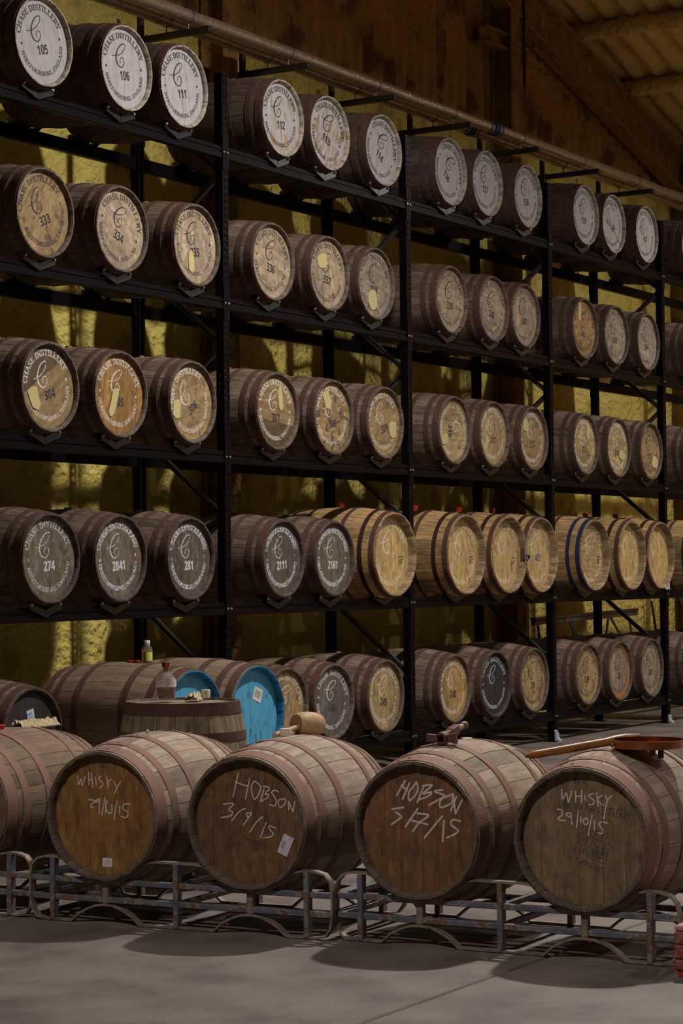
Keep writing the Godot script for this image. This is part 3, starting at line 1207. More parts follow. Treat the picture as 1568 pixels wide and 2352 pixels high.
func fill_tri(im: Image, a: Vector2, b: Vector2, c: Vector2, col: Color) -> void:
	var y0 := maxi(int(floorf(minf(a.y, minf(b.y, c.y)))), 0)
	var y1 := mini(int(ceilf(maxf(a.y, maxf(b.y, c.y)))), im.get_height() - 1)
	var e := [[a, b], [b, c], [c, a]]
	for y in range(y0, y1 + 1):
		var yc := y + 0.5
		var lo := 1e9
		var hi := -1e9
		for s in e:
			var p: Vector2 = s[0]
			var q: Vector2 = s[1]
			if (p.y <= yc) != (q.y <= yc):
				var x := p.x + (q.x - p.x) * (yc - p.y) / (q.y - p.y)
				lo = minf(lo, x)
				hi = maxf(hi, x)
		if hi >= lo:
			var xa := clampi(int(roundf(lo)), 0, im.get_width())
			var xb := clampi(int(roundf(hi)), 0, im.get_width())
			if xb > xa:
				im.fill_rect(Rect2i(xa, y, xb - xa, 1), col)


# text along a circle: «mid» degrees clockwise from the top, size = cap height / radius of the head
func ring_text(im: Image, text: String, rad: float, size: float, mid: float, inward: bool, spread := 1.0, font: Font = null) -> void:
	var f := font if font else serif
	var S := im.get_width() / 2.0
	var total := 0.0
	var wid := []
	for ch in text:
		var w: float = f.get_string_size(ch, HORIZONTAL_ALIGNMENT_LEFT, -1, 64).x / 64.0
		wid.append(w)
		total += w
	var k := size / 0.72
	var ang := -total * k / rad / 2.0 * spread
	for i in text.length():
		var da: float = wid[i] * k / rad * spread
		if text[i] != " ":
			var g := glyph_tris(text[i], f)
			var th := ang + da / 2.0
			var rot := deg_to_rad(mid) + (th if not inward else -th)
			var pts: PackedVector2Array = g[0]
			var midx: float = (g[1] + g[2]) / 2.0
			var base: float = 0.0
			var res := []
			for p in pts:
				var lx := (p.x - midx) * k
				var ly := (p.y - base) * k
				var rr := rad + (ly - size / 2.0) * (1.0 if not inward else -1.0)
				var tt := rot + lx / rad * (1.0 if not inward else -1.0)
				res.append(Vector2(S + sin(tt) * rr * S, S - cos(tt) * rr * S))
			for q in res.size() / 3:
				fill_tri(im, res[q * 3], res[q * 3 + 1], res[q * 3 + 2], Color.WHITE)
		ang += da


func flat_text(im: Image, text: String, at: Vector2, size: float, turn := 0.0, squeeze := 0.8, font: Font = null) -> void:
	var f := font if font else sans
	var S := im.get_width() / 2.0
	var k := size / 0.72
	var total := 0.0
	for ch in text:
		total += f.get_string_size(ch, HORIZONTAL_ALIGNMENT_LEFT, -1, 64).x / 64.0
	var x := -total * k * squeeze / 2.0
	for ch in text:
		var w: float = f.get_string_size(ch, HORIZONTAL_ALIGNMENT_LEFT, -1, 64).x / 64.0
		if ch != " ":
			var g := glyph_tris(ch, f)
			var pts: PackedVector2Array = g[0]
			var res := []
			for p in pts:
				var q := Vector2(x + (p.x - g[1] + 0.04) * k * squeeze, p.y * k - size / 2.0).rotated(-turn) + at
				res.append(Vector2(S + q.x * S, S - q.y * S))
			for q in res.size() / 3:
				fill_tri(im, res[q * 3], res[q * 3 + 1], res[q * 3 + 2], Color.WHITE)
		x += w * k * squeeze


func dab(im: Image, p: Vector2, r: float) -> void:
	var S := im.get_width() / 2.0
	var cx := S + p.x * S
	var cy := S - p.y * S
	var rr := r * S
	for y in range(int(cy - rr), int(cy + rr) + 1):
		var h := sqrt(maxf(rr * rr - (y + 0.5 - cy) * (y + 0.5 - cy), 0.0))
		if h > 0.3:
			im.fill_rect(Rect2i(int(cx - h), y, maxi(int(2 * h), 1), 1), Color.WHITE)


func line(im: Image, pts: Array, w0: float, w1 := -1.0) -> void:
	if w1 < 0:
		w1 = w0
	var S := im.get_width() / 2.0
	for k in pts.size() - 1:
		var a: Vector2 = pts[k]
		var b: Vector2 = pts[k + 1]
		var steps := maxi(int(a.distance_to(b) * S / maxf(minf(w0, w1) * S * 0.7, 1.0)), 1)
		for q in steps + 1:
			dab(im, a.lerp(b, float(q) / steps), lerpf(w0, w1, (k + float(q) / steps) / (pts.size() - 1)))


func curve(pts: Array) -> Array:
	var c := Curve2D.new()
	for i in pts.size():
		var d: Vector2 = (pts[mini(i + 1, pts.size() - 1)] - pts[maxi(i - 1, 0)]) / 6.0
		c.add_point(pts[i], -d, d)
	return c.tessellate(5, 3)


# the flowing initial in the middle of the round stencil
func initial(im: Image) -> void:
	var z := func(a: Array) -> Array:
		var o := []
		for p in a:
			o.append(Vector2((p[0] - 285.0) / 168.0, -(p[1] - 283.0 - (p[0] - 285.0) * -0.1) / 285.0))
		return curve(o)
	line(im, z.call([[208, 206], [240, 202], [268, 184], [292, 155], [304, 125], [302, 108], [292, 106]]), 0.009, 0.012)
	line(im, z.call([[292, 106], [272, 120], [252, 152], [240, 185]]), 0.013, 0.02)
	line(im, z.call([[240, 185], [235, 215], [237, 245], [247, 268]]), 0.03, 0.022)
	line(im, z.call([[247, 268], [262, 279], [278, 270], [290, 245], [290, 218], [281, 206], [270, 212], [263, 230], [264, 248]]), 0.014, 0.008)


func bolder(im: Image, px: int) -> void:
	var full := Rect2i(0, 0, im.get_width(), im.get_height())
	var same: Image = im.duplicate()
	for o in [Vector2i(px, 0), Vector2i(-px, 0), Vector2i(0, px)]:
		im.blend_rect(same, full, o)


func ring_mask(kind: String) -> Image:
	if not masks.has(kind):
		var im := Image.create(1024, 1024, false, Image.FORMAT_RGBA8)
		ring_text(im, "CHASE DISTILLERY", 0.775, 0.145, 0, false, 0.97)
		ring_text(im, "HEREFORDSHIRE, ENGLAND", 0.79, 0.105, 180, true, 1.02)
		dab(im, Vector2(-0.73, 0.02), 0.034)
		dab(im, Vector2(0.73, 0.02), 0.034)
		if kind == "double":
			# struck twice, slightly turned, as on the old grey casks
			ring_text(im, "CHASE DISTILLERY", 0.765, 0.135, 9, false, 0.97)
			ring_text(im, "HEREFORDSHIRE, ENGLAND", 0.78, 0.105, 186, true, 1.02)
		initial(im)
		bolder(im, 2)
		masks[kind] = im
	return masks[kind]


var wear := {}


# worn paint: a colour whose alpha is broken up by noise; keep = share that stays
func paint(size: int, color: Color, keep: float, sd: int, soft := 0.18) -> Image:
	var key := "%s_%.2f_%d_%d_%.2f" % [color.to_html(), keep, sd, size, soft]
	if not wear.has(key):
		var nz := noise(0.022, 5, sd).get_seamless_image(256, 256)
		nz.convert(Image.FORMAT_L8)
		var d := nz.get_data()
		var lut := []
		for i in 256:
			lut.append(clampi(int(255.0 * color.a * smoothstep(1.0 - keep - soft, 1.0 - keep + soft, i / 255.0)), 0, 255))
		var out := PackedByteArray()
		out.resize(256 * 256 * 4)
		for i in 256 * 256:
			out[i * 4] = color.r8
			out[i * 4 + 1] = color.g8
			out[i * 4 + 2] = color.b8
			out[i * 4 + 3] = lut[d[i]]
		var im := Image.create_from_data(256, 256, false, Image.FORMAT_RGBA8, out)
		var big := Image.create(size, size, false, Image.FORMAT_RGBA8)
		for y in size / 256:
			for x in size / 256:
				big.blit_rect(im, Rect2i(0, 0, 256, 256), Vector2i(x * 256, y * 256))
		wear[key] = big
	return wear[key]


# brown or grey stains with ragged outlines; stretch > 1 makes drips that run down the head
func stain(size: int, color: Color, amount: float, sd: int, stretch: int) -> Image:
	var nz := noise(0.02 if stretch == 1 else 0.035, 5, sd).get_seamless_image(256, 256 / stretch)
	nz.resize(256, 256, Image.INTERPOLATE_CUBIC)
	nz.convert(Image.FORMAT_L8)
	var d := nz.get_data()
	var lut := []
	for i in 256:
		lut.append(clampi(int(255.0 * color.a * smoothstep(1.0 - amount, 1.0 - amount + 0.22, i / 255.0)), 0, 255))
	var out := PackedByteArray()
	out.resize(256 * 256 * 4)
	for i in 256 * 256:
		out[i * 4] = color.r8
		out[i * 4 + 1] = color.g8
		out[i * 4 + 2] = color.b8
		out[i * 4 + 3] = lut[d[i]]
	var im := Image.create_from_data(256, 256, false, Image.FORMAT_RGBA8, out)
	im.resize(size, size, Image.INTERPOLATE_CUBIC)
	return im


func head_material(called: String, base: Color, tex: Texture2D, over: Image, rough := 0.75) -> StandardMaterial3D:
	var m := mat(called, base, rough)
	m.albedo_texture = tex
	m.vertex_color_use_as_albedo = true
	m.normal_enabled = true
	m.normal_texture = mats.head_nrm
	m.normal_scale = 0.35
	m.detail_enabled = true
	m.detail_uv_layer = BaseMaterial3D.DETAIL_UV_2
	m.detail_blend_mode = BaseMaterial3D.BLEND_MODE_MIX
	m.detail_albedo = itex(over)
	return m


# ---------------------------------------------------------------- the casks on the rack

# shelf, x of the head, number, style, turn of the lettering, angle of the boards to it, label
const CASKS := [
	[0, -2.105, "105", "white", -15, 0, "white-headed cask numbered 105, first on the top shelf"],
	[0, -1.247, "106", "white_crack", -6, 0, "white-headed cask numbered 106 with a thin rust crack"],
	[0, -0.591, "111", "white_crack", -9, 0, "white-headed cask numbered 111 with chipped pale chime"],
	[0, 0.668, "112", "white_streak", -4, 0, "white-headed cask numbered 112 with yellow-brown drips"],
	[0, 1.334, "113", "white_drip", 24, 0, "white-headed cask numbered 113 heavily streaked with brown"],
	[0, 2.149, "114", "white", 34, 0, "white-headed cask numbered 114, its lettering tilted clockwise"],
	[0, 3.27, "136", "white_rust", 41, 0, "white-headed cask numbered 136, tilted, with rusty edge"],
	[0, 3.94, "137", "white_crack", 4, 0, "white-headed cask numbered 137 with a short crack below"],
	[0, 4.723, "156", "white", -5, 0, "clean white-headed cask numbered 156"],
	[0, 5.957, "159", "white_rust", 0, 0, "white-headed cask numbered 159"],
	[0, 6.591, "160", "white_drip2", -32, 0, "white-headed cask numbered 160 with two dark diagonal drips"],
	[0, 7.396, "161", "white", -15, 0, "white-headed cask numbered 161, right of the drip-stained one"],
	[0, 8.6, "159", "white_rust", 3, 0, "white-headed cask cut by the right edge, top shelf"],
	[1, -2.1, "333", "tan_black", -24, -60, "tan-headed cask numbered 333 with dark smears"],
	[1, -1.302, "334", "pale", 19, 70, "pale-headed cask numbered 334"],
	[1, -0.452, "335", "pale_worn", -6, 0, "grey-tan cask numbered 335 with a yellow patch"],
	[1, 0.523, "336", "pale", 10, 80, "pale-headed cask numbered 336"],
	[1, 1.311, "337", "pale_smear", 8, 20, "pale-headed cask numbered 337 with black smears below"],
	[1, 2.017, "338", "grey_pale", 3, 75, "weathered grey-headed cask numbered 338, number half lost"],
	[1, 3.264, "339", "pale", 4, 80, "pale-headed cask numbered 339"],
	[1, 4.036, "340", "pale_worn", 9, 75, "pale-headed cask numbered 340 with a dark horizontal smudge"],
	[1, 4.659, "341", "pale", -6, 0, "pale-headed cask numbered 341"],
	[1, 5.915, "342", "orange_black", 15, -70, "orange-tan cask numbered 342 with a torn paper tag"],
	[1, 6.634, "343", "grey_pale", 0, 10, "grey-headed cask numbered 343"],
	[1, 7.398, "344", "grey_pale", -4, 80, "grey-headed cask numbered 344"],
	[1, 8.6, "341", "pale", 5, 0, "pale-headed cask cut by the right edge, second shelf"],
	[2, -2.058, "304", "two_tone", -17, -75, "cask numbered 304 with grey and amber boards"],
	[2, -1.324, "305", "amber", 3, 0, "amber-headed cask numbered 305"],
	[2, -0.516, "306", "tan_white", -35, 70, "tan-headed cask numbered 306 with paint spilled at its foot"],
	[2, 0.567, "307", "two_tone", 0, 85, "cask numbered 307 with an orange band across its head"],
	[2, 1.358, "308", "tan_dark", -8, 80, "stained tan cask numbered 308"],
	[2, 2.136, "309", "tan_white", -18, 80, "tan-headed cask numbered 309 with a paper tag at right"],
	[2, 3.301, "310", "straw_white", 90, 0, "straw-headed cask numbered 310, lettering turned on its side"],
	[2, 4.021, "311", "straw_white", -3, 0, "straw-headed cask numbered 311"],
	[2, 4.792, "312", "tan_white", -5, 80, "tan-headed cask numbered 312 with a white-worn rim"],
	[2, 5.897, "313", "straw_white", -5, 80, "straw-headed cask numbered 313"],
	[2, 6.646, "314", "straw_white", 0, 80, "straw-headed cask numbered 314"],
	[2, 7.438, "315", "tan_black2", 0, 80, "tan-headed cask numbered 315 with dark lettering"],
	[2, 8.6, "308", "tan_dark", 5, 0, "brown cask cut by the right edge, third shelf"],
	[3, -2.061, "274", "old_white", -5, 0, "dark grey cask numbered 274 with white stencilling"],
	[3, -1.345, "2841", "old_double", -6, 0, "dark grey cask with doubled white stencilling, right of 274"],
	[3, -0.549, "281", "old_double2", -3, 0, "dark grey cask with doubled stencilling, beside the first post"],
	[3, 0.624, "2111", "old_double2", -5, 0, "near-black weathered cask just right of the first post"],
	[3, 1.348, "2161", "old_double", 0, 0, "brown-grey cask with doubled stencilling beside the first pale cask"],
	[3, 2.166, "15L", "blond", 0, 0, "new pale oak cask, first of the pale ones"],
	[3, 3.369, "15L", "blond_rust", 0, 0, "new pale oak cask with a rust drip"],
	[3, 4.161, "13L", "blond", 3, 0, "new pale oak cask with a blue cord"],
	[3, 4.795, "4821", "blond_blue", 0, 0, "new pale oak cask with grey patches and blue stamp"],
	[3, 5.943, "18E", "blond_dark", 0, 90, "pale oak cask with a wide navy band"],
	[3, 6.794, "", "blond", 0, 0, "new pale oak cask right of the navy-banded one"],
	[3, 7.518, "", "blond_plain", 0, 0, "new pale oak cask with an almost blank head"],
	[3, 8.72, "", "blond_plain", 0, 0, "pale oak cask cut by the right edge, fourth shelf"],
	[4, -2.25, "", "black", -10, 0, "black-headed cask with a small blue and white sticker"],
	[4, 0.66, "", "tan_white", 20, 0, "tan cask half hidden by the blue head"],
	[4, 1.322, "246", "slate_white", 10, 0, "slate-headed cask behind the wooden mallet"],
	[4, 2.099, "245", "straw_white", 8, 0, "tan-headed cask numbered 245"],
	[4, 3.247, "248", "straw_bright", 0, 0, "tan-headed cask numbered 248 with bright lettering"],
	[4, 3.996, "", "ink_white", 0, 0, "black-painted cask head with bright blue-white lettering"],
	[4, 4.747, "24", "straw_black", 0, 0, "tan-headed cask with smudged black lettering"],
	[4, 5.895, "249", "straw_black", 3, 0, "tan-headed cask with black lettering right of the third post"],
	[4, 6.623, "25", "orange_rim", 0, 0, "grey-tan cask head with an orange rim"],
	[4, 7.386, "343", "grey_pale", 0, 0, "grey cask head with a strip of green tape"],
	[4, 8.6, "341", "pale", 0, 0, "dusty cask cut by the right edge, bottom shelf"],
]


func cask_x(bay: int, sh: int) -> Array:
	var out := []
	for c in CASKS:
		if c[0] == sh and c[1] > BAY * bay and c[1] < BAY * (bay + 1):
			out.append(c[1])
	return out


# style -> [wood, texture, board tone, letter colour, share kept, mask, number colour, stains...]
func styled(style: String) -> Dictionary:
	var white := L(0.62, 0.59, 0.56)
	var ghost := L(0.72, 0.66, 0.52)
	var ink := L(0.018, 0.015, 0.018)
	var d := {"wood": Color(0.38, 0.29, 0.19), "tex": mats.head_tex, "tone": 0.3, "ink": ink, "keep": 0.8, "mask": "single", "num": ink, "stains": [], "chime": "chime_aged", "sd": 1}
	var base := style.get_slice("_", 0)
	match base:
		"white":
			d.wood = Color(0.66, 0.62, 0.625)
			d.tex = mats.paint_tex
			d.tone = 0.05
			d.keep = 1.0
			d.chime = "chime_white"
			d.sd = 4
		"pale", "grey":
			d.wood = Color(0.60, 0.475, 0.33) if base == "pale" else Color(0.46, 0.375, 0.285)
			d.keep = 0.72 if base == "pale" else 0.6
			d.stains = [[Color(L(0.18, 0.15, 0.13), 0.45), 0.42, 3, 1], [Color(L(0.6, 0.5, 0.28), 0.4), 0.38, 9, 2]]
		"tan", "amber", "two", "straw", "orange", "slate":
			d.wood = {"tan": Color(0.54, 0.37, 0.17), "amber": Color(0.50, 0.27, 0.075), "two": Color(0.50, 0.34, 0.16), "straw": Color(0.66, 0.48, 0.225), "orange": Color(0.62, 0.38, 0.13), "slate": Color(0.21, 0.185, 0.17)}[base]
			d.ink = white
			d.keep = 0.66
			d.tone = 0.75 if base == "two" else 0.35
			d.stains = [[Color(L(0.06, 0.045, 0.035), 0.55), 0.36, 5, 2]]
		"old":
			d.wood = Color(0.24, 0.195, 0.14)
			d.ink = L(0.50, 0.52, 0.58)
			d.num = L(0.55, 0.57, 0.62)
			d.keep = 0.62
			d.stains = [[Color(L(0.04, 0.03, 0.028), 0.6), 0.4, 7, 2], [Color(L(0.30, 0.20, 0.10), 0.5), 0.34, 17, 2]]
			d.chime = "chime_dark"
		"blond":
			d.wood = Color(0.80, 0.57, 0.235)
			d.tone = 0.12
			d.ink = ghost
			d.keep = 0.6
			d.tex = mats.head_tex
			d.chime = "chime_pale"
			d.stains = [[Color(L(0.74, 0.60, 0.36), 0.5), 0.35, 23, 2]]
		"black", "ink":
			d.wood = Color(0.045, 0.035, 0.034)
			d.ink = ink if base == "black" else L(0.42, 0.54, 0.66)
			d.num = L(0.25, 0.42, 0.62)
			d.keep = 0.6 if base == "black" else 0.75
			d.chime = "chime_dark"
	match style:
		"white_crack":
			d.drips = [[-0.02, 0.75, -0.02, -0.75, 0.006]]
		"white_streak":
			d.stains = [[Color(L(0.30, 0.21, 0.06), 0.8), 0.44, 12, 4]]
		"white_drip":
			d.stains = [[Color(L(0.26, 0.18, 0.07), 0.9), 0.5, 14, 3]]
			d.drips = [[-0.1, 0.1, -0.35, -0.8, 0.02], [0.35, 0.2, 0.1, -0.8, 0.014], [0.05, 0.4, -0.1, -0.7, 0.012]]
		"white_drip2":
			d.drips = [[0.3, 0.75, 0.5, 0.3, 0.03], [-0.2, 0.3, 0.3, -0.9, 0.04]]
		"white_rust":
			d.drips = [[0.75, 0.5, 0.9, -0.1, 0.02], [-0.3, 0.2, -0.1, -0.1, 0.012]]
			d.stains = [[Color(L(0.36, 0.25, 0.10), 0.8), 0.28, 16, 2]]
		"pale_smear":
			d.stains = [[Color(L(0.03, 0.025, 0.025), 0.85), 0.3, 15, 1], [Color(L(0.62, 0.5, 0.26), 0.5), 0.35, 9, 1]]
		"pale_worn":
			d.stains = [[Color(L(0.20, 0.18, 0.17), 0.6), 0.42, 6, 2], [Color(L(0.62, 0.52, 0.24), 0.6), 0.34, 19, 1]]
		"tan_black", "orange_black", "tan_black2", "straw_black":
			d.ink = ink
			d.keep = 0.75
			d.stains = [[Color(L(0.03, 0.022, 0.02), 0.7), 0.34, 25, 1]]
		"tan_dark":
			d.stains = [[Color(L(0.035, 0.025, 0.02), 0.75), 0.45, 26, 1], [Color(L(0.5, 0.45, 0.36), 0.5), 0.32, 28, 1]]
		"old_double", "old_double2":
			d.mask = "double"
			if style == "old_double2":
				d.wood = Color(0.16, 0.13, 0.105)
				d.sd = 3
		"blond_rust":
			d.drips = [[0.25, -0.3, 0.55, -0.75, 0.025]]
		"blond_blue":
			d.num = L(0.02, 0.03, 0.10)
			d.stains = [[Color(L(0.34, 0.31, 0.24), 0.6), 0.42, 27, 2]]
		"blond_dark":
			d.wood = Color(0.62, 0.43, 0.19)
		"blond_plain":
			d.keep = 0.4
		"straw_bright":
			d.keep = 0.8
			d.wood = Color(0.70, 0.46, 0.17)
		"slate_white":
			d.keep = 0.75
		"orange_rim":
			d.wood = Color(0.54, 0.40, 0.28)
			d.ink = ink
			d.rim = L(0.42, 0.17, 0.04)
	return d


var head_seen := {}


func rack_head(style: String, number: String, key: String) -> Array:
	var d := styled(style)
	var known := style + "/" + number
	if head_seen.has(known):
		return [head_seen[known], d]
	var N := 1024
	var im := Image.create(N, N, false, Image.FORMAT_RGBA8)
	var under: Color = d.ink
	under.a = 0.0
	im.fill(under)
	var full := Rect2i(0, 0, N, N)
	if d.has("rim"):
		var mk := Image.create(N, N, false, Image.FORMAT_RGBA8)
		for k in 60:
			var a := TAU * k / 60.0
			dab(mk, Vector2(cos(a), sin(a)) * 0.95, 0.13)
		im.blend_rect_mask(paint(N, d.rim, 0.75, 66), mk, full, Vector2i.ZERO)
	for s in d.stains:
		im.blend_rect(stain(N, s[0], s[1], s[2] + number.hash() % 5, s[3]), full, Vector2i.ZERO)
	if d.has("drips"):
		var mk := Image.create(N, N, false, Image.FORMAT_RGBA8)
		for q in d.drips:
			var pts := []
			for k in 9:
				var f := k / 8.0
				pts.append(Vector2(lerpf(q[0], q[2], f) + rng.randf_range(-0.012, 0.012), lerpf(q[1], q[3], f)))
			line(mk, curve(pts), q[4] * 0.5, q[4])
		im.blend_rect_mask(paint(N, L(0.13, 0.075, 0.025), 0.72, 77, 0.3), mk, full, Vector2i.ZERO)
	var ring := ring_mask(d.mask)
	im.blend_rect_mask(paint(N, d.ink, d.keep, d.sd + number.hash() % 4), ring, full, Vector2i.ZERO)
	if number:
		var mk := Image.create(N, N, false, Image.FORMAT_RGBA8)
		if style.begins_with("blond"):
			flat_text(mk, number, Vector2(0.5 if number.length() < 4 else 0.1, -0.15), 0.2, PI / 2 if number.length() < 4 else 0.0, 0.6)
		else:
			var wide := ""
			for ch in number:
				wide += ch + ("" if ch == number[-1] else "")
			flat_text(mk, wide, Vector2(0.02, -0.26), 0.23, 0.0, 0.78)
			bolder(mk, 3)
		im.blend_rect_mask(paint(N, d.num, 0.85, 7 + number.hash() % 3), mk, full, Vector2i.ZERO)
	im.resize(512, 512, Image.INTERPOLATE_BILINEAR)
	head_seen[known] = head_material("head_" + key, d.wood, d.tex, im, 0.7 if style.begins_with("white") else 0.78)
	return [head_seen[known], d]


func rack_casks() -> void:
	var std := [[0.012, 0.05], [0.098, 0.042], [0.255, 0.042], [0.593, 0.042], [0.75, 0.042], [0.828, 0.05]]
	var asb := cask_shape(0.89, 0.284, 0.335, 26, std, 11, 0.03, 0.35)
	var wine := cask_shape(1.0, 0.334, 0.385, 24, [[0.012, 0.04], [0.11, 0.035], [0.30, 0.035], [0.665, 0.035], [0.855, 0.035], [0.948, 0.04]], 12, 0.062, 0.12)
	var n := 0
	for q in CASKS:
		var sh: int = q[0]
		var style: String = q[3]
		var pale := style.begins_with("blond")
		var c: Cask = wine if pale else asb
		var made := rack_head(style, q[2], "rack_%d" % n)
		var d: Dictionary = made[1]
		var head_z := 0.13 if pale else 0.07
		var cy: float = SHELF[sh] + (0.391 if pale else 0.357)
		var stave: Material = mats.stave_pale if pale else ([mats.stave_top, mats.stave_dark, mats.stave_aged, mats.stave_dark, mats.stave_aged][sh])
		var hoops := [mats.hoop]
		if pale:
			hoops = [mats.hoop, mats.hoop_dark, mats.hoop, mats.hoop_dark, mats.hoop_dark, mats.hoop]
			if style == "blond_dark":
				hoops = [mats.hoop_blue, mats.hoop_blue, mats.hoop, mats.hoop, mats.hoop, mats.hoop]
		var boards := head_boards(c, deg_to_rad(float(q[5])), 1 + n % 3, d.tone)
		var bay := floori(q[1] / BAY)
		var seat: String = ["left", "middle", "right"][clampi(int((q[1] / BAY - bay) * 3.0), 0, 2)]
		var t := lay_cask(c, "whisky_cask", "%s, %s in %s bay, %s shelf" % [q[6].get_slice(",", 0), seat, BAY_WORD[bay + 1], SHELF_WORD[sh]], Vector3(q[1], cy - c.r_mid, head_z - c.length / 2.0), rng.randf_range(-0.012, 0.012), rng.randf() * TAU, stave, mats[d.chime], hoops, made[0], boards, q[4], stave, "casks stored on the rack")
		if pale:
			var s := MB.new()
			s.lathe([Vector2(0.0, 0.04), Vector2(0.026, 0.04), Vector2(0.03, 0.035), Vector2(0.024, -0.01)], 16)
			var o := part(s, "bung", mats.red_plastic, t)
			o.position = Vector3(0, c.r_mid * 2.0, 0)
			o.set_meta("label", "red plastic bung")
		else:
			var s := MB.new()
			s.lathe([Vector2(0.0, 0.012), Vector2(0.024, 0.01), Vector2(0.025, -0.01)], 12)
			part(s, "bung", mats.mallet_end, t).position = Vector3(0, c.r_mid * 2.0, 0)
		rack_extras(t, c, q, style)
		n += 1


func sh_tape(q: Array) -> bool:
	return q[0] == 4 and q[3] == "grey_pale"


# torn paper tags, tape and cord on single casks
func rack_extras(t: Node3D, c: Cask, q: Array, style: String) -> void:
	var tags := {"304": [-0.5, -0.28, 20, 0.1, 0.17], "305": [-0.2, -0.2, -20, 0.07, 0.22], "306": [-0.62, -0.2, -5, 0.1, 0.14], "307": [0.25, 0.38, 5, 0.06, 0.19], "308": [-0.25, 0.5, 25, 0.1, 0.16], "309": [0.55, -0.18, 5, 0.12, 0.16], "310": [-0.55, -0.3, 10, 0.12, 0.1], "311": [-0.45, -0.3, -30, 0.07, 0.16], "312": [-0.5, 0.45, 0, 0.12, 0.12], "313": [0.35, 0.45, -10, 0.08, 0.14], "314": [0.4, -0.25, -15, 0.13, 0.1], "315": [0.5, -0.4, -10, 0.16, 0.13], "342": [-0.3, 0.6, -5, 0.07, 0.2], "335": [-0.15, -0.45, 0, 0.07, 0.16], "338": [-0.1, -0.5, 10, 0.14, 0.17], "337": [-0.25, 0.35, 20, 0.15, 0.12]}
	if tags.has(q[2]) and q[1] < 8.0 and q[0] < 3:
		var g: Array = tags[q[2]]
		var r := RandomNumberGenerator.new()
		r.seed = hash(q[2])
		var s := MB.new()
		var top := []
		# ragged sheet, a little curled
		for k in 10:
			var a := TAU * k / 10.0
			var e := Vector2(cos(a), sin(a))
			e /= maxf(absf(e.x), absf(e.y))
			top.append(Vector3(e.x * g[3] * 0.5 * r.randf_range(0.75, 1.0), e.y * g[4] * 0.5 * r.randf_range(0.8, 1.0), r.randf_range(0.0, 0.003)))
		var mid := s.add(Vector3(0, 0, 0.001), Vector3.BACK)
		var ids := []
		for p in top:
			ids.append(s.add(p, Vector3.BACK))
		for k in 10:
			s.tri(mid, ids[k], ids[(k + 1) % 10])
		for k in 10:
			var a: Vector3 = top[k]
			var b: Vector3 = top[(k + 1) % 10]
			s.quad(a, b, b - Vector3(0, 0, 0.001), a - Vector3(0, 0, 0.001), Vector3(a.x + b.x, a.y + b.y, 0).normalized())
		var o := part(s, "paper_tag", mats.paper_yellow, t)
		var rot := -deg_to_rad(float(q[4]))
		var p2 := Vector2(g[0], g[1]) * c.head_r
		o.position = Vector3(p2.x, p2.y + c.r_mid, c.length / 2.0 - c.recess + 0.003)
		o.rotation.z = deg_to_rad(g[2]) + rot * 0.0
		o.set_meta("label", "torn yellowed paper tag")
	if style == "black":
		var s := MB.new()
		s.box(Vector3.ZERO, Vector3(0.07, 0.085, 0.001))
		var m := sticker([[0, 0, 64, 64, L(0.52, 0.56, 0.6)], [0, 14, 44, 12, L(0.10, 0.35, 0.60)], [6, 34, 40, 5, L(0.2, 0.25, 0.3)]], 0.07, 0.085, "sticker_blue")
		var o := part(s, "sticker", m, t)
		o.position = Vector3(0.005, c.r_mid + 0.105, c.length / 2.0 - c.recess + 0.002)
		o.rotation.z = 0.2
	if sh_tape(q):
		var s := MB.new()
		s.xf = Transform3D(Basis(Vector3.RIGHT, PI / 2), Vector3.ZERO)
		s.lathe([Vector2(c.r_end - 0.002, -0.03), Vector2(c.r_end + 0.006, -0.03), Vector2(c.r_end + 0.005, 0.002), Vector2(c.r_end - 0.01, 0.003)], 16, deg_to_rad(75), deg_to_rad(200))
		var o := part(s, "green_tape", mats.tape_green, t)
		o.position = Vector3(0, c.r_mid, c.length / 2.0)
		o.rotation.z = PI
	if q[6].contains("blue cord"):
		var s := MB.new()
		var path := []
		for k in 17:
			var a := TAU * k / 16.0
			path.append(Vector3(0.035 * cos(a), 0.028 * sin(a), 0.01 * sin(a * 2.0)))
		s.tube(path, 0.005, 6, false)
		s.box(Vector3(0.03, 0.012, 0.0), Vector3(0.03, 0.022, 0.004), 0.001)
		var o := part(s, "cord_seal", mats.blue_plastic, t)
		o.position = Vector3(c.r_end - 0.03, c.r_mid - 0.03, c.length / 2.0 + 0.012)


func sticker(rects: Array, w: float, h: float, called: String) -> StandardMaterial3D:
	if mats.has(called):
		return mats[called]
	var im := Image.create(64, 64, false, Image.FORMAT_RGB8)
	for r in rects:
		im.fill_rect(Rect2i(r[0], r[1], r[2], r[3]), r[4])
	var m := mat(called, Color.WHITE, 0.7)
	m.albedo_texture = itex(im)
	m.uv1_triplanar = true
	m.uv1_scale = Vector3(1.0 / w, 1.0 / h, 1.0)
	m.uv1_offset = Vector3(0.5, 0.5, 0)
	return m


# ---------------------------------------------------------------- big casks on the floor before the rack

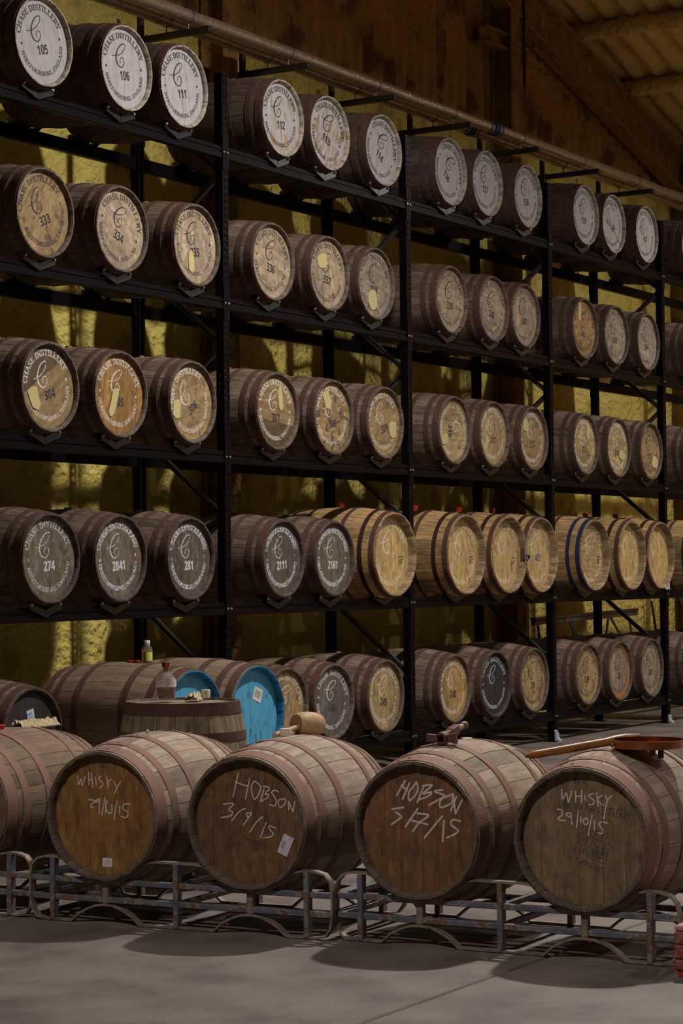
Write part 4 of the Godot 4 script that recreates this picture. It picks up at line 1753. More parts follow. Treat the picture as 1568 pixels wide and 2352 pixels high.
func floor_casks() -> void:
	var std := [[0.012, 0.055], [0.11, 0.05], [0.29, 0.05], [0.66, 0.05], [0.84, 0.05], [0.933, 0.055]]
	var hog := cask_shape(1.0, 0.318, 0.36, 26, std, 31, 0.05, 0.3)
	var where := [Vector3(-0.88, 0.29, 0.33), Vector3(-1.6, 0.29, 0.33)]
	var labels := ["large cask with a bright blue head and barcode sticker", "large cask with a blue head carrying a sample bottle"]
	for k in 2:
		var N := 1024
		var im := Image.create(N, N, false, Image.FORMAT_RGBA8)
		im.fill(Color(0.02, 0.05, 0.08, 0.0))
		var mk := Image.create(N, N, false, Image.FORMAT_RGBA8)
		line(mk, [Vector2(-0.12, 0.5), Vector2(-0.13, 0.36)], 0.016)
		line(mk, [Vector2(-0.04, 0.48), Vector2(-0.05, 0.38)], 0.012)
		line(mk, [Vector2(0.15, 0.42), Vector2(0.15, 0.3)], 0.014)
		line(mk, [Vector2(0.24, 0.4), Vector2(0.22, 0.2)], 0.016)
		line(mk, [Vector2(-0.1, -0.35), Vector2(-0.16, -0.62)], 0.02, 0.006)
		line(mk, [Vector2(0.1, -0.5), Vector2(0.1, -0.72)], 0.022, 0.008)
		line(mk, [Vector2(0.3, -0.45), Vector2(0.28, -0.65)], 0.016, 0.006)
		im.blend_rect_mask(paint(N, L(0.01, 0.02, 0.035), 0.8, 3), mk, Rect2i(0, 0, N, N), Vector2i.ZERO)
		im.blend_rect(stain(N, Color(L(0.02, 0.07, 0.13), 0.7), 0.25, 9, 1), Rect2i(0, 0, N, N), Vector2i.ZERO)
		im.resize(512, 512, Image.INTERPOLATE_BILINEAR)
		var hm := head_material("head_blue_%d" % k, Color(0.12, 0.58, 0.96), mats.paint_tex, im, 0.6)
		var t := lay_cask(hog, "large_cask", labels[k], where[k], 0.0, 0.7 + k, mats.stave_brown, mats.chime_blue, [mats.hoop], hm, head_boards(hog, 0.0, 5 + k, 0.08), -4, mats.stave_dark, "blue-headed casks before the rack")
		if k == 0:
			var s := MB.new()
			s.box(Vector3.ZERO, Vector3(0.1, 0.09, 0.001))
			var rects := [[0, 0, 64, 64, L(0.62, 0.58, 0.52)]]
			for b in 11:
				rects.append([8 + b * 4 + (b % 3), 14, 1 + b % 3, 34, L(0.03, 0.03, 0.03)])
			var o := part(s, "barcode_sticker", sticker(rects, 0.1, 0.09, "sticker_bar"), t)
			o.position = Vector3(0.065, hog.r_mid + 0.12, 0.5 - hog.recess + 0.002)
			o.rotation.z = -0.35
	# low timber chocks that carry them
	var tl := ["squared timber baulk under the rear ends of the blue-headed casks", "squared timber baulk under the front ends of the blue-headed casks"]
	for k in 2:
		var t := thing("timber_baulk", tl[k], "timber", Vector3(-1.24, 0, [0.09, 0.66][k]))
		var s := MB.new()
		s.box(Vector3(0, 0.14, 0), Vector3(1.3, 0.28, 0.14), 0.01)
		part(s, "beam", mats.timber, t)
		for x in [-0.36, 0.36]:
			for q in [-1.0, 1.0]:
				s = MB.new()
				s.sweep_x([Vector2(-0.06, 0.28), Vector2(0.06, 0.28), Vector2(0.0, 0.36)], -0.02, 0.02)
				var o := part(s, "wedge", mats.timber, t)
				o.position = Vector3(x + q * 0.2, 0.0, 0)
				o.rotation.y = 0.0
	# cask standing on end
	var up := cask_shape(0.89, 0.29, 0.345, 24, [[0.0, 0.06], [0.15, 0.045], [0.27, 0.045], [0.58, 0.045], [0.7, 0.045], [0.83, 0.06]], 41, 0.012, 0.35)
	var t := thing("upright_cask", "cask standing on end as a table, with a wide rusty top hoop", "cask", Vector3(-3.65, 0, 2.2))
	var turn := Transform3D(Basis(Vector3.RIGHT, -PI / 2), Vector3(0, 0.92, 0))
	for m in up.staves:
		var o := put(m, "stave", null, t)
		o.set_surface_override_material(0, mats.stave_upright)
		o.set_surface_override_material(1, mats.chime_front)
		o.transform = turn
	for k in up.hoops.size():
		put(up.hoops[k], "hoop", mats.hoop, t).transform = turn
	var plain := wood("head_upright", Color(0.40, 0.31, 0.22), mats.head_tex, mats.head_nrm)
	for m in head_boards(up, 0.4, 3, 0.3):
		put(m, "head_board", plain, t).transform = turn * Transform3D(Basis.IDENTITY, Vector3(0, 0, -0.012))
	var s := MB.new()
	s.box(Vector3(0, 0.015, 0), Vector3(0.5, 0.03, 0.5), 0.004)
	part(s, "base_board", mats.timber, t)


# ---------------------------------------------------------------- front row on steel stillages

const ROW := [  # stillage: middle of the front frame, turn
	[Vector3(-5.04, 0, 1.52), 0.085],
	[Vector3(-4.929, 0, 3.069), 0.085],
	[Vector3(-4.78, 0, 4.597), 0.05],
]


func stillage_mesh() -> void:
	var labels := ["blue-grey steel stillage cut by the left edge", "blue-grey steel stillage under the casks chalked whisky 29 and Hobson 3", "grey steel stillage under the casks chalked Hobson 5 and whisky 184"]
	labels[1] = "rusty blue-grey steel stillage under casks 180 and 168"
	labels[2] = "grey steel stillage under casks 174 and 184, by the red crate"
	for k in ROW.size():
		var t := thing("cask_stillage", labels[k], "stillage", ROW[k][0], ROW[k][1], "low steel stillages of the front row")
		for fr in 2:
			var x0 := 0.0 if fr == 0 else 0.74
			# bottom strip with two arches, ends bent up into loops and on into the cradles
			for sg in [-1.0, 1.0]:
				var loop := [Vector2(0.0, 0.008), Vector2(0.16 * sg, 0.008)]
				for q in 9:
					var f := q / 8.0
					loop.append(Vector2((0.19 + 0.36 * f) * sg, 0.008 + 0.080 * pow(sin(PI * f), 0.8)))
				loop.append_array([Vector2(0.585 * sg, 0.008), Vector2(0.69 * sg, 0.008), Vector2(0.735 * sg, 0.016), Vector2(0.762 * sg, 0.05), Vector2(0.772 * sg, 0.11), Vector2(0.772 * sg, 0.2), Vector2(0.762 * sg, 0.25), Vector2(0.735 * sg, 0.28), Vector2(0.69 * sg, 0.291), Vector2(0.635 * sg, 0.291)])
				for q in 11:
					var a := lerpf(0.83, -0.83, q / 10.0)
					loop.append(Vector2((0.37 + sin(a) * 0.305) * sg, 0.487 - cos(a) * 0.300))
				loop.append_array([Vector2(0.125 * sg, 0.288), Vector2(0.1 * sg, 0.291), Vector2(0.0, 0.291)])
				var s := MB.new()
				s.strip(loop, x0, 0.036, 0.009)
				part(s, "strip", mats.stillage_strip, t)
			for y in [0.108, 0.19]:
				var s := MB.new()
				s.box(Vector3(x0 + 0.02, y, 0), Vector3(0.026, 0.025, 1.538), 0.003)
				part(s, "rail", mats.stillage, t)
			for z in [-0.65, 0.0, 0.65]:
				var s := MB.new()
				s.box(Vector3(x0 + (0.017 if fr == 0 else 0.023), 0.1465, z), Vector3(0.042, 0.281, 0.025), 0.003)
				part(s, "post", mats.stillage, t)
			for z in [-0.37, 0.37]:
				var s := MB.new()
				s.box(Vector3(x0 + 0.02, 0.137, z), Vector3(0.032, 0.092, 0.03), 0.003)
				part(s, "short_post", mats.stillage_strip, t)
		for z in [-0.755, 0.0, 0.755]:
			for y in [0.108, 0.19]:
				var s := MB.new()
				s.box(Vector3(0.39, y - (0.0 if z != 0.0 else 0.0), z), Vector3(0.72, 0.025, 0.025), 0.003)
				part(s, "side_rail", mats.stillage, t)


func zs(pts: Array, cx: float, cy: float, hw: float, hh: float) -> Array:   # strokes measured on the head, as fractions of its radius
	var o := []
	for k in pts.size() / 2:
		var x: float = pts[k * 2]
		var y: float = pts[k * 2 + 1]
		o.append(Vector2((x - cx) / hw, -(y - cy - 0.085 * (x - cx)) / hh))
	return o


func front_head(which: int) -> Image:
	var N := 2048
	var full := Rect2i(0, 0, N, N)
	var im := Image.create(N, N, false, Image.FORMAT_RGBA8)
	im.fill(Color(L(0.42, 0.36, 0.32), 0.0))
	im.blend_rect(stain(N, Color(L(0.05, 0.03, 0.018), 0.55), 0.33, 50 + which, 3), full, Vector2i.ZERO)
	im.blend_rect(stain(N, Color(L(0.34, 0.17, 0.05), 0.5), 0.30, 60 + which, 2), full, Vector2i.ZERO)
	var dims: Array = [[765, 880, 665, 797], [770, 905, 650, 765], [790, 865, 675, 755], [790, 850, 688, 745]][which]
	var mk := Image.create(N, N, false, Image.FORMAT_RGBA8)
	# stamped print
	var stamp := Image.create(N, N, false, Image.FORMAT_RGBA8)
	var pt := func(x: float, y: float) -> Vector2: return zs([x, y], dims[0], dims[1], dims[2], dims[3])[0]
	if which == 1:
		flat_text(stamp, "505815", pt.call(920, 470), 0.14, 0.2, 1.1)
		var rows := ["SERIAL NO", "HEAVEN HILL", "DISTILLERIES INC", "BOURBON WHISKEY", "BARDSTOWN, KY"]
		for k in 5:
			flat_text(stamp, rows[k], pt.call(895 - k * 14, 690 + k * 62), 0.085, 0.28, 0.95)
		flat_text(stamp, "JB  K  2", pt.call(770, 1055), 0.11, 0.28, 1.0)
		for k in 26:
			dab(stamp, pt.call(880 + rng.randf_range(-75, 75), 1190 + rng.randf_range(-50, 50)), 0.035)
		for k in 12:
			dab(stamp, pt.call(700 + k * 7, 1075 + k * 5), 0.02)
	elif which == 3:
		flat_text(stamp, "1643858", pt.call(1010, 580), 0.14, 0.16, 1.15)
		var rows := ["BOURBON", "WHISKEY", "KENTUCKY", "STRAIGHT", "DSP KY 78", "BARRELED"]
		for k in 6:
			flat_text(stamp, rows[k], pt.call(935 - k * 17, 800 + k * 52), 0.085, 0.33, 1.0)
		for k in 16:
			dab(stamp, pt.call(960 + rng.randf_range(-55, 45), 1010 + rng.randf_range(-50, 55)), 0.035)
		for k in 40:
			dab(stamp, pt.call(690 + k * 8.5, 1075 + k * 3.5 + rng.randf_range(-25, 35)), 0.016)
		line(stamp, zs([1060, 640, 1115, 715], dims[0], dims[1], dims[2], dims[3]), 0.012)
	im.blend_rect_mask(paint(N, Color(L(0.03, 0.022, 0.028), 0.85), 0.62, 88, 0.25), stamp, full, Vector2i.ZERO)
	var ink := Image.create(N, N, false, Image.FORMAT_RGBA8)
	flat_text(ink, ["180", "168", "174", "184"][which], pt.call([748, 888, 872, 745][which], [237, 270, 232, 222][which]), 0.085, 0.05, 1.0)
	if which == 1:
		line(ink, zs([1045, 600, 1070, 720, 1110, 890, 1130, 1040, 1165, 1200, 1170, 1260, 1215, 1310, 1232, 1400], dims[0], dims[1], dims[2], dims[3]), 0.006)
		line(ink, zs([450, 1235, 520, 1195, 640, 1185, 740, 1100], dims[0], dims[1], dims[2], dims[3]), 0.005)
	if which == 2:
		line(ink, zs([1090, 680, 1055, 1050, 1050, 1440], dims[0], dims[1], dims[2], dims[3]), 0.003)
	if which == 0:
		line(ink, zs([590, 1080, 560, 1160], dims[0], dims[1], dims[2], dims[3]), 0.006)
		line(ink, zs([850, 1590, 848, 1660], dims[0], dims[1], dims[2], dims[3]), 0.004)
	im.blend_rect_mask(paint(N, Color(L(0.012, 0.010, 0.010), 0.92), 0.85, 89), ink, full, Vector2i.ZERO)
	var strokes := []
	if which == 0:
		strokes = [[400, 338, 412, 452, 445, 380, 460, 465, 500, 348], [548, 290, 548, 460], [582, 305, 603, 495], [545, 400, 592, 392], [635, 360, 648, 470], [718, 352, 680, 385, 730, 440, 728, 480, 685, 515], [790, 372, 800, 515], [848, 400, 797, 440, 818, 470], [880, 430, 912, 500], [968, 435, 885, 590],
			[545, 660, 610, 672, 625, 690, 565, 745, 615, 770], [690, 655, 635, 680, 640, 695, 690, 685], [692, 650, 683, 858], [760, 645, 718, 875], [770, 690, 768, 840], [795, 690, 775, 760, 800, 840, 845, 845, 855, 800, 850, 735], [918, 690, 878, 945], [955, 765, 955, 868], [1090, 740, 1015, 740, 1000, 800, 1060, 840, 1060, 895, 1030, 920, 975, 900]]
	elif which == 1:
		strokes = [[637, 290, 573, 575], [775, 365, 722, 612], [600, 395, 720, 445, 760, 440], [838, 395, 795, 470, 832, 620, 900, 520, 900, 450, 838, 395], [960, 460, 905, 650], [935, 460, 1010, 490, 960, 560, 1000, 570, 985, 610, 905, 650], [1120, 540, 1075, 520, 1040, 545, 1090, 640, 1075, 710, 1010, 695], [1200, 630, 1120, 645, 1135, 735, 1200, 680, 1200, 630], [1235, 670, 1240, 765], [1240, 665, 1290, 790], [1310, 670, 1290, 790],
			[455, 665, 560, 660, 575, 680, 520, 735, 565, 770, 540, 815, 425, 832], [722, 730, 650, 765, 555, 875], [790, 790, 740, 790, 740, 830, 785, 820, 790, 780], [785, 810, 695, 935], [930, 840, 850, 910, 775, 1025], [970, 910, 900, 1095], [1080, 985, 1010, 955, 1005, 990, 1050, 1050, 1020, 1090, 945, 1100]]
	elif which == 2:
		strokes = [[628, 280, 525, 450], [680, 310, 595, 495], [582, 332, 650, 390], [765, 305, 672, 420, 680, 515, 770, 420, 775, 340, 755, 305], [850, 350, 770, 540], [835, 350, 945, 345, 840, 440, 935, 425, 905, 470, 790, 510], [1065, 405, 975, 420, 1085, 470, 1060, 500, 910, 575], [1190, 460, 1060, 510, 1030, 580, 1060, 610, 1170, 560, 1190, 460], [1230, 490, 1160, 655], [1190, 465, 1215, 690], [1290, 540, 1215, 690],
			[605, 595, 470, 608], [515, 650, 580, 700, 550, 730, 465, 790], [775, 615, 625, 825], [770, 670, 900, 700, 790, 780, 715, 880], [710, 755, 890, 805], [1060, 715, 850, 960], [1080, 770, 1062, 1010], [1270, 780, 1180, 760, 1165, 820, 1240, 880, 1220, 920, 1115, 968]]
	else:
		strokes = [[550, 290, 560, 400, 600, 330, 625, 435, 660, 315], [708, 315, 705, 435], [775, 310, 772, 450], [705, 375, 770, 370], [808, 370, 812, 420], [905, 350, 855, 370, 910, 430, 900, 465, 850, 470], [940, 345, 955, 500], [1000, 370, 950, 425, 1015, 490], [1035, 380, 1060, 440], [1110, 380, 1050, 450, 1015, 635],
			[500, 510, 550, 525, 545, 580, 505, 610, 530, 635, 585, 640], [650, 560, 600, 560, 610, 590, 650, 600], [650, 560, 660, 685], [735, 530, 712, 720], [760, 605, 760, 670], [830, 620, 790, 640, 800, 690, 840, 680, 830, 620], [885, 590, 840, 815], [910, 655, 910, 755], [1050, 685, 990, 670, 960, 700, 1000, 750, 990, 800, 950, 790]]
	for st in strokes:
		line(mk, curve(zs(st, dims[0], dims[1], dims[2], dims[3])), 0.0150 if which == 2 else 0.0105)
	im.blend_rect_mask(paint(N, L(0.62, 0.54, 0.51), 0.85, 90, 0.3), mk, full, Vector2i.ZERO)
	im.resize(1024, 1024, Image.INTERPOLATE_BILINEAR)
	return im


# stillage index, side, head tone, label
const FRONT := [
	[1, -1, Color(0.40, 0.20, 0.055), "front-row cask 180 chalked WHISKY with a small white sticker"],
	[1, 1, Color(0.27, 0.135, 0.055), "front-row cask chalked HOBSON with a long crack and torn paper label"],
	[2, -1, Color(0.28, 0.13, 0.047), "front-row cask 174 chalked HOBSON in thick strokes"],
	[2, 1, Color(0.33, 0.22, 0.12), "front-row cask 184 chalked WHISKY with a grey printed stamp"],
	[0, 1, Color(0.30, 0.19, 0.09), "brown dusty cask at the left with burlap lying on top"],
]
var front_at := []


func front_row() -> void:
	stillage_mesh()
	var std := [[0.01, 0.062], [0.108, 0.042], [0.262, 0.046], [0.582, 0.046], [0.74, 0.042], [0.818, 0.062]]
	var c := cask_shape(0.89, 0.288, 0.348, 25, std, 51, 0.042, 0.13)
	for k in FRONT.size():
		var q: Array = FRONT[k]
		var base: Vector3 = ROW[q[0]][0]
		var turn: float = ROW[q[0]][1]
		var row := Basis(Vector3.UP, turn)
		var mid := base + row * Vector3(-0.03 + c.length / 2.0, 0, 0.37 * q[1]) + Vector3(0, 0.487 - c.r_mid, 0)
		var hm: Material
		if k < 4:
			hm = head_material("head_front_%d" % k, q[2], mats.head_tex, front_head(k), 0.7)
		else:
			hm = wood("head_front_4", q[2], mats.head_tex, mats.head_nrm)
		var t := lay_cask(c, "front_cask", q[3], mid, turn - PI / 2, 0.4 + k * 1.3, mats.stave_dusty if k < 4 else mats.stave_brown, mats.chime_front, [mats.hoop_bright], hm, head_boards(c, 0.0, 2 + k, 0.22), 0.0, mats.stave_brown, "casks of the front row")
		front_at.append([mid, turn, c])
		if k == 0:
			var s := MB.new()
			s.box(Vector3.ZERO, Vector3(0.052, 0.04, 0.001))
			var m := sticker([[0, 0, 64, 64, L(0.58, 0.56, 0.60)], [22, 18, 26, 10, L(0.62, 0.33, 0.26)], [6, 40, 54, 5, L(0.62, 0.36, 0.30)]], 0.052, 0.04, "sticker_red")
			var o := part(s, "sticker", m, t)
			o.position = Vector3(0.01, c.r_mid - 0.21, c.length / 2.0 - c.recess + 0.002)
		if k == 1:
			var s := MB.new()
			s.box(Vector3(0, 0, 0), Vector3(0.052, 0.088, 0.0012))
			s.box(Vector3(0.004, -0.02, 0.001), Vector3(0.03, 0.03, 0.001), 0.0, Basis(Vector3(0.3, 1, 0).normalized(), 0.12))
			var rects := [[0, 0, 64, 64, L(0.56, 0.55, 0.58)]]
			for b in 8:
				rects.append([8, 22 + b * 3, 22, 1 + b % 2, L(0.12, 0.12, 0.15)])
			rects.append([38, 6, 14, 3, L(0.55, 0.2, 0.2)])
			var o := part(s, "paper_label", sticker(rects, 0.052, 0.088, "sticker_torn"), t)
			o.position = Vector3(0.178, c.r_mid - 0.09, c.length / 2.0 - c.recess + 0.003)
			o.rotation.z = -0.42


# a point on top of a front cask: t metres behind its head, side metres towards +Z of the row, lift above the wood
func on_top(k: int, t: float, side := 0.0, lift := 0.0) -> Vector3:
	var c: Cask = front_at[k][2]
	var r := cask_r(c, clampf(t, 0.0, c.length))
	var y := sqrt(maxf(r * r - side * side, 0.0))
	return front_at[k][0] + Basis(Vector3.UP, front_at[k][1]) * Vector3(t - c.length / 2.0, c.r_mid + y + lift, side)


func small_things() -> void:
	var s: MB
	# cask 180: a stick of chalk
	var t := thing("chalk_stick", "short white chalk stick lying on cask 180", "chalk", on_top(0, 0.41, 0.0, 0.006), 0.7)
	s = MB.new()
	s.xf = Transform3D(Basis(Vector3.BACK, PI / 2), Vector3.ZERO)
	s.lathe([Vector2(0, -0.028), Vector2(0.005, -0.027), Vector2(0.006, 0.026), Vector2(0, 0.028)], 10)
	part(s, "stick", mats.chalk, t)
	# cask 168: bung, its loose lid, the mallet
	t = thing("white_bung", "white round bung standing on the cracked HOBSON cask", "bung", on_top(1, 0.42, -0.02, 0.0))
	s = MB.new()
	s.lathe([Vector2(0, 0.034), Vector2(0.025, 0.034), Vector2(0.0265, 0.031), Vector2(0.024, 0.0), Vector2(0, 0.0)], 24)
	part(s, "bung", mats.cork_white, t)
	t = thing("bung_disc", "flat pale bung lying behind the white one", "bung", on_top(1, 0.5, -0.045, 0.001))
	s = MB.new()
	s.lathe([Vector2(0, 0.014), Vector2(0.024, 0.014), Vector2(0.025, 0.011), Vector2(0.022, 0.0), Vector2(0, 0.0)], 24)
	part(s, "disc", mats.paper_yellow, t)
	mallet()
	hammer()
	t = thing("flush_bung", "white bung driven level beside the iron hammer", "bung", on_top(2, 0.515, 0.0, -0.012))
	s = MB.new()
	s.lathe([Vector2(0, 0.018), Vector2(0.024, 0.017), Vector2(0.027, 0.013), Vector2(0.025, -0.004)], 24)
	part(s, "bung", mats.cork_white, t)
	# cask 184: dipping stick, copper dish, burlap shreds
	t = thing("dipping_stick", "polished brown wooden dipping rod lying across cask 184", "rod", Vector3.ZERO)
	s = MB.new()
	var a := Vector3(-4.68, 0.802, 4.67)
	var b := Vector3(-4.265, 0.866, 5.003)
	var d := (b - a).normalized()
	var x := Vector3.UP.cross(d).normalized()
	t.position = a
	s.xf = Transform3D(Basis(x, d, x.cross(d)), Vector3.ZERO)
	var n := a.distance_to(b)
	s.lathe([Vector2(0, 0), Vector2(0.006, 0.002), Vector2(0.0165, 0.035), Vector2(0.0175, 0.06), Vector2(0.0185, n - 0.16), Vector2(0.0225, n - 0.12), Vector2(0.0225, n - 0.07), Vector2(0.016, n - 0.03), Vector2(0.012, n), Vector2(0.006, n + 0.004), Vector2(0, n + 0.004)], 20)
	part(s, "rod", mats.stick_wood, t)
	t = thing("copper_dish", "shallow polished copper dish on short legs on cask 184", "dish", Vector3(-4.43, 0.835, 5.115))
	s = MB.new()
	s.lathe([Vector2(0, 0.0), Vector2(0.142, 0.0), Vector2(0.146, 0.003), Vector2(0.147, 0.032), Vector2(0.149, 0.034), Vector2(0.144, 0.035), Vector2(0.143, 0.005), Vector2(0, 0.004)], 48)
	part(s, "pan", mats.copper, t)
	for q in 3:
		s = MB.new()
		var an := TAU * q / 3.0 + 0.4
		var foot := 0.028 + (0.02 if q == 0 else 0.0)
		s.lathe([Vector2(0.012, 0.0), Vector2(0.012, -foot), Vector2(0.0, -foot)], 10)
		part(s, "leg", mats.tool_iron, t).position = Vector3(cos(an) * 0.07, 0.0, sin(an) * 0.07)
	rag("burlap_shred", "frayed strip of burlap under the dipping rod", on_top(3, 0.42, 0.0, 0.004), Vector2(0.13, 0.03), 0.012, 3, 0.2)
	rag("burlap_shred", "frayed burlap strands hanging by the copper dish", on_top(3, 0.53, 0.02, 0.004), Vector2(0.12, 0.03), 0.02, 4, 0.9)
	# cask at the left: burlap and a red bung
	rag("burlap_cloth", "crumpled pale burlap cloth lying on the brown cask at the left", on_top(4, 0.66, 0.0, 0.008), Vector2(0.26, 0.1), 0.035, 5, -0.1)
	t = thing("red_bung", "red plastic bung in the top of the brown cask at the left", "bung", on_top(4, 0.35, 0.0, -0.004))
	s = MB.new()
	s.lathe([Vector2(0, 0.026), Vector2(0.028, 0.026), Vector2(0.03, 0.022), Vector2(0.024, 0.0)], 20)
	part(s, "bung", mats.red_plastic, t)
	bottles()
	rag("burlap_wad", "brown burlap wad and pale cloth beside the whisky bottle", Vector3(-3.53, 0.921, 2.19), Vector2(0.15, 0.08), 0.035, 8, 0.4)
	t = thing("bung_tag", "white bung with a printed tag behind the burlap wad", "bung", Vector3(-3.44, 0.921, 2.2))
	s = MB.new()
	s.lathe([Vector2(0, 0.045), Vector2(0.022, 0.045), Vector2(0.024, 0.04), Vector2(0.021, 0.0), Vector2(0, 0)], 20)
	part(s, "bung", mats.cork_white, t)
	s = MB.new()
	s.box(Vector3(-0.022, 0.028, 0.012), Vector3(0.001, 0.006, 0.02), 0.0, Basis(Vector3.UP, -0.5))
	part(s, "print", mats.black_plastic, t)
	crate()


func mallet() -> void:
	var at := on_top(1, 0.70, -0.06, 0.058)
	var t := thing("wooden_mallet", "wooden cooper's mallet with a bulging round head", "mallet", at)
	var axis := Vector3(0.95, -0.05, 0.31).normalized()
	var up := Vector3.UP
	var x := up.cross(axis).normalized()
	var s := MB.new()
	s.xf = Transform3D(Basis(x, axis, x.cross(axis)), Vector3.ZERO)
	s.lathe([Vector2(0.046, -0.062), Vector2(0.05, -0.058), Vector2(0.058, -0.02), Vector2(0.06, 0.01), Vector2(0.057, 0.045), Vector2(0.047, 0.078), Vector2(0.042, 0.082), Vector2(0, 0.082)], 32)
	part(s, "head", mats.mallet_wood, t)
	s = MB.new()
	s.xf = Transform3D(Basis(x, axis, x.cross(axis)), Vector3.ZERO)
	s.lathe([Vector2(0, -0.0635), Vector2(0.0455, -0.0625)], 32)
	part(s, "striking_face", mats.mallet_end, t)
	s = MB.new()
	var he := on_top(1, 0.44, -0.09, 0.012) - at
	var d := he.normalized()
	var hx := Vector3.UP.cross(d).normalized()
	s.xf = Transform3D(Basis(hx, d, hx.cross(d)), d * 0.03)
	s.lathe([Vector2(0.013, 0.0), Vector2(0.0125, 0.1), Vector2(0.0115, he.length() - 0.06), Vector2(0.013, he.length() - 0.035), Vector2(0.008, he.length() - 0.03), Vector2(0, he.length() - 0.03)], 16)
	part(s, "handle", mats.mallet_wood, t)


func hammer() -> void:
	var at := on_top(2, 0.27, 0.0, 0.03)
	var t := thing("cooper_hammer", "rusty iron cooper's hammer with square eye and stub handle", "hammer", at, 0.0)
	var d := (on_top(2, 0.58, -0.04, 0.052) - at).normalized()
	var x := Vector3.UP.cross(d).normalized()
	var fr := Basis(x, x.cross(d) * -1.0, d)
	fr = Basis(x, d.cross(x), d)
	var s := MB.new()
	# hub: ring with a square eye
	s.xf = Transform3D(fr, Vector3.ZERO)
	var outer := []
	var inner := []
	for k in 24:
		var a := TAU * k / 24.0
		outer.append(Vector2(cos(a), sin(a)) * 0.026)
		var e := Vector2(cos(a), sin(a))
		e = e / maxf(absf(e.x), absf(e.y)) * 0.0145
		inner.append(e)
	for k in 24:
		var o0: Vector2 = outer[k]
		var o1: Vector2 = outer[(k + 1) % 24]
		var i0: Vector2 = inner[k]
		var i1: Vector2 = inner[(k + 1) % 24]
		s.quad(Vector3(o0.x, o0.y, -0.022), Vector3(o1.x, o1.y, -0.022), Vector3(i1.x, i1.y, -0.022), Vector3(i0.x, i0.y, -0.022), Vector3(0, 0, -1))
		s.quad(Vector3(o0.x, o0.y, -0.022), Vector3(o1.x, o1.y, -0.022), Vector3(o1.x, o1.y, 0.03), Vector3(o0.x, o0.y, 0.03), Vector3(o0.x + o1.x, o0.y + o1.y, 0).normalized())
		s.quad(Vector3(i0.x, i0.y, -0.022), Vector3(i1.x, i1.y, -0.022), Vector3(i1.x, i1.y, 0.02), Vector3(i0.x, i0.y, 0.02), -Vector3(i0.x + i1.x, i0.y + i1.y, 0).normalized())
	s.box(Vector3(0, 0, 0.022), Vector3(0.03, 0.03, 0.004))
	part(s, "hub", mats.tool_iron, t)
	# two flared arms
	for q in [-1.0, 1.0]:
		s = MB.new()
		s.xf = Transform3D(fr, Vector3.ZERO)
		var near: float = q * 0.018
		var far: float = q * 0.066
		var ha := 0.012
		var hb := 0.024 if q < 0 else 0.017
		var za := 0.012
		var zb := 0.014
		var p := []
		for e in [[near, ha, za], [far, hb, zb]]:
			for k in [[-1, -1], [1, -1], [1, 1], [-1, 1]]:
				p.append(Vector3(e[0], e[1] * k[0], e[2] * k[1]))
		for k in 4:
			var m := (k + 1) % 4
			var mid: Vector3 = (p[k] + p[m]) * 0.5
			s.quad(p[k], p[m], p[4 + m], p[4 + k], Vector3(0, mid.y, mid.z).normalized())
		s.quad(p[4], p[5], p[6], p[7], Vector3(q, 0, 0))
		part(s, "arm", mats.tool_iron, t)
	# thick wedge-shaped shank
	s = MB.new()
	s.xf = Transform3D(fr, Vector3.ZERO)
	s.bar(Vector3(0, 0.002, 0.02), Vector3(0, 0.008, 0.19), 0.026, 0.034, Vector3.UP, 0.004)
	s.bar(Vector3(0, 0.004, 0.10), Vector3(0, 0.009, 0.205), 0.032, 0.046, Vector3.UP, 0.006)
	part(s, "shank", mats.tool_iron, t)
	s = MB.new()
	s.xf = Transform3D(fr * Basis(Vector3.RIGHT, PI / 2), fr * Vector3(0, 0.01, 0.2))
	s.lathe([Vector2(0.013, 0.0), Vector2(0.0135, 0.09), Vector2(0.0135, 0.1), Vector2(0, 0.1)], 14)
	part(s, "handle", mats.handle_wood, t)
	s = MB.new()
	s.xf = Transform3D(fr * Basis(Vector3.RIGHT, PI / 2), fr * Vector3(0, 0.01, 0.28))
	s.lathe([Vector2(0.017, 0.0), Vector2(0.019, 0.005), Vector2(0.018, 0.04), Vector2(0.014, 0.042), Vector2(0, 0.042)], 14)
	s.lathe([Vector2(0.006, 0.042), Vector2(0.006, 0.06), Vector2(0.0, 0.062)], 8)
	part(s, "ferrule", mats.tool_iron, t)


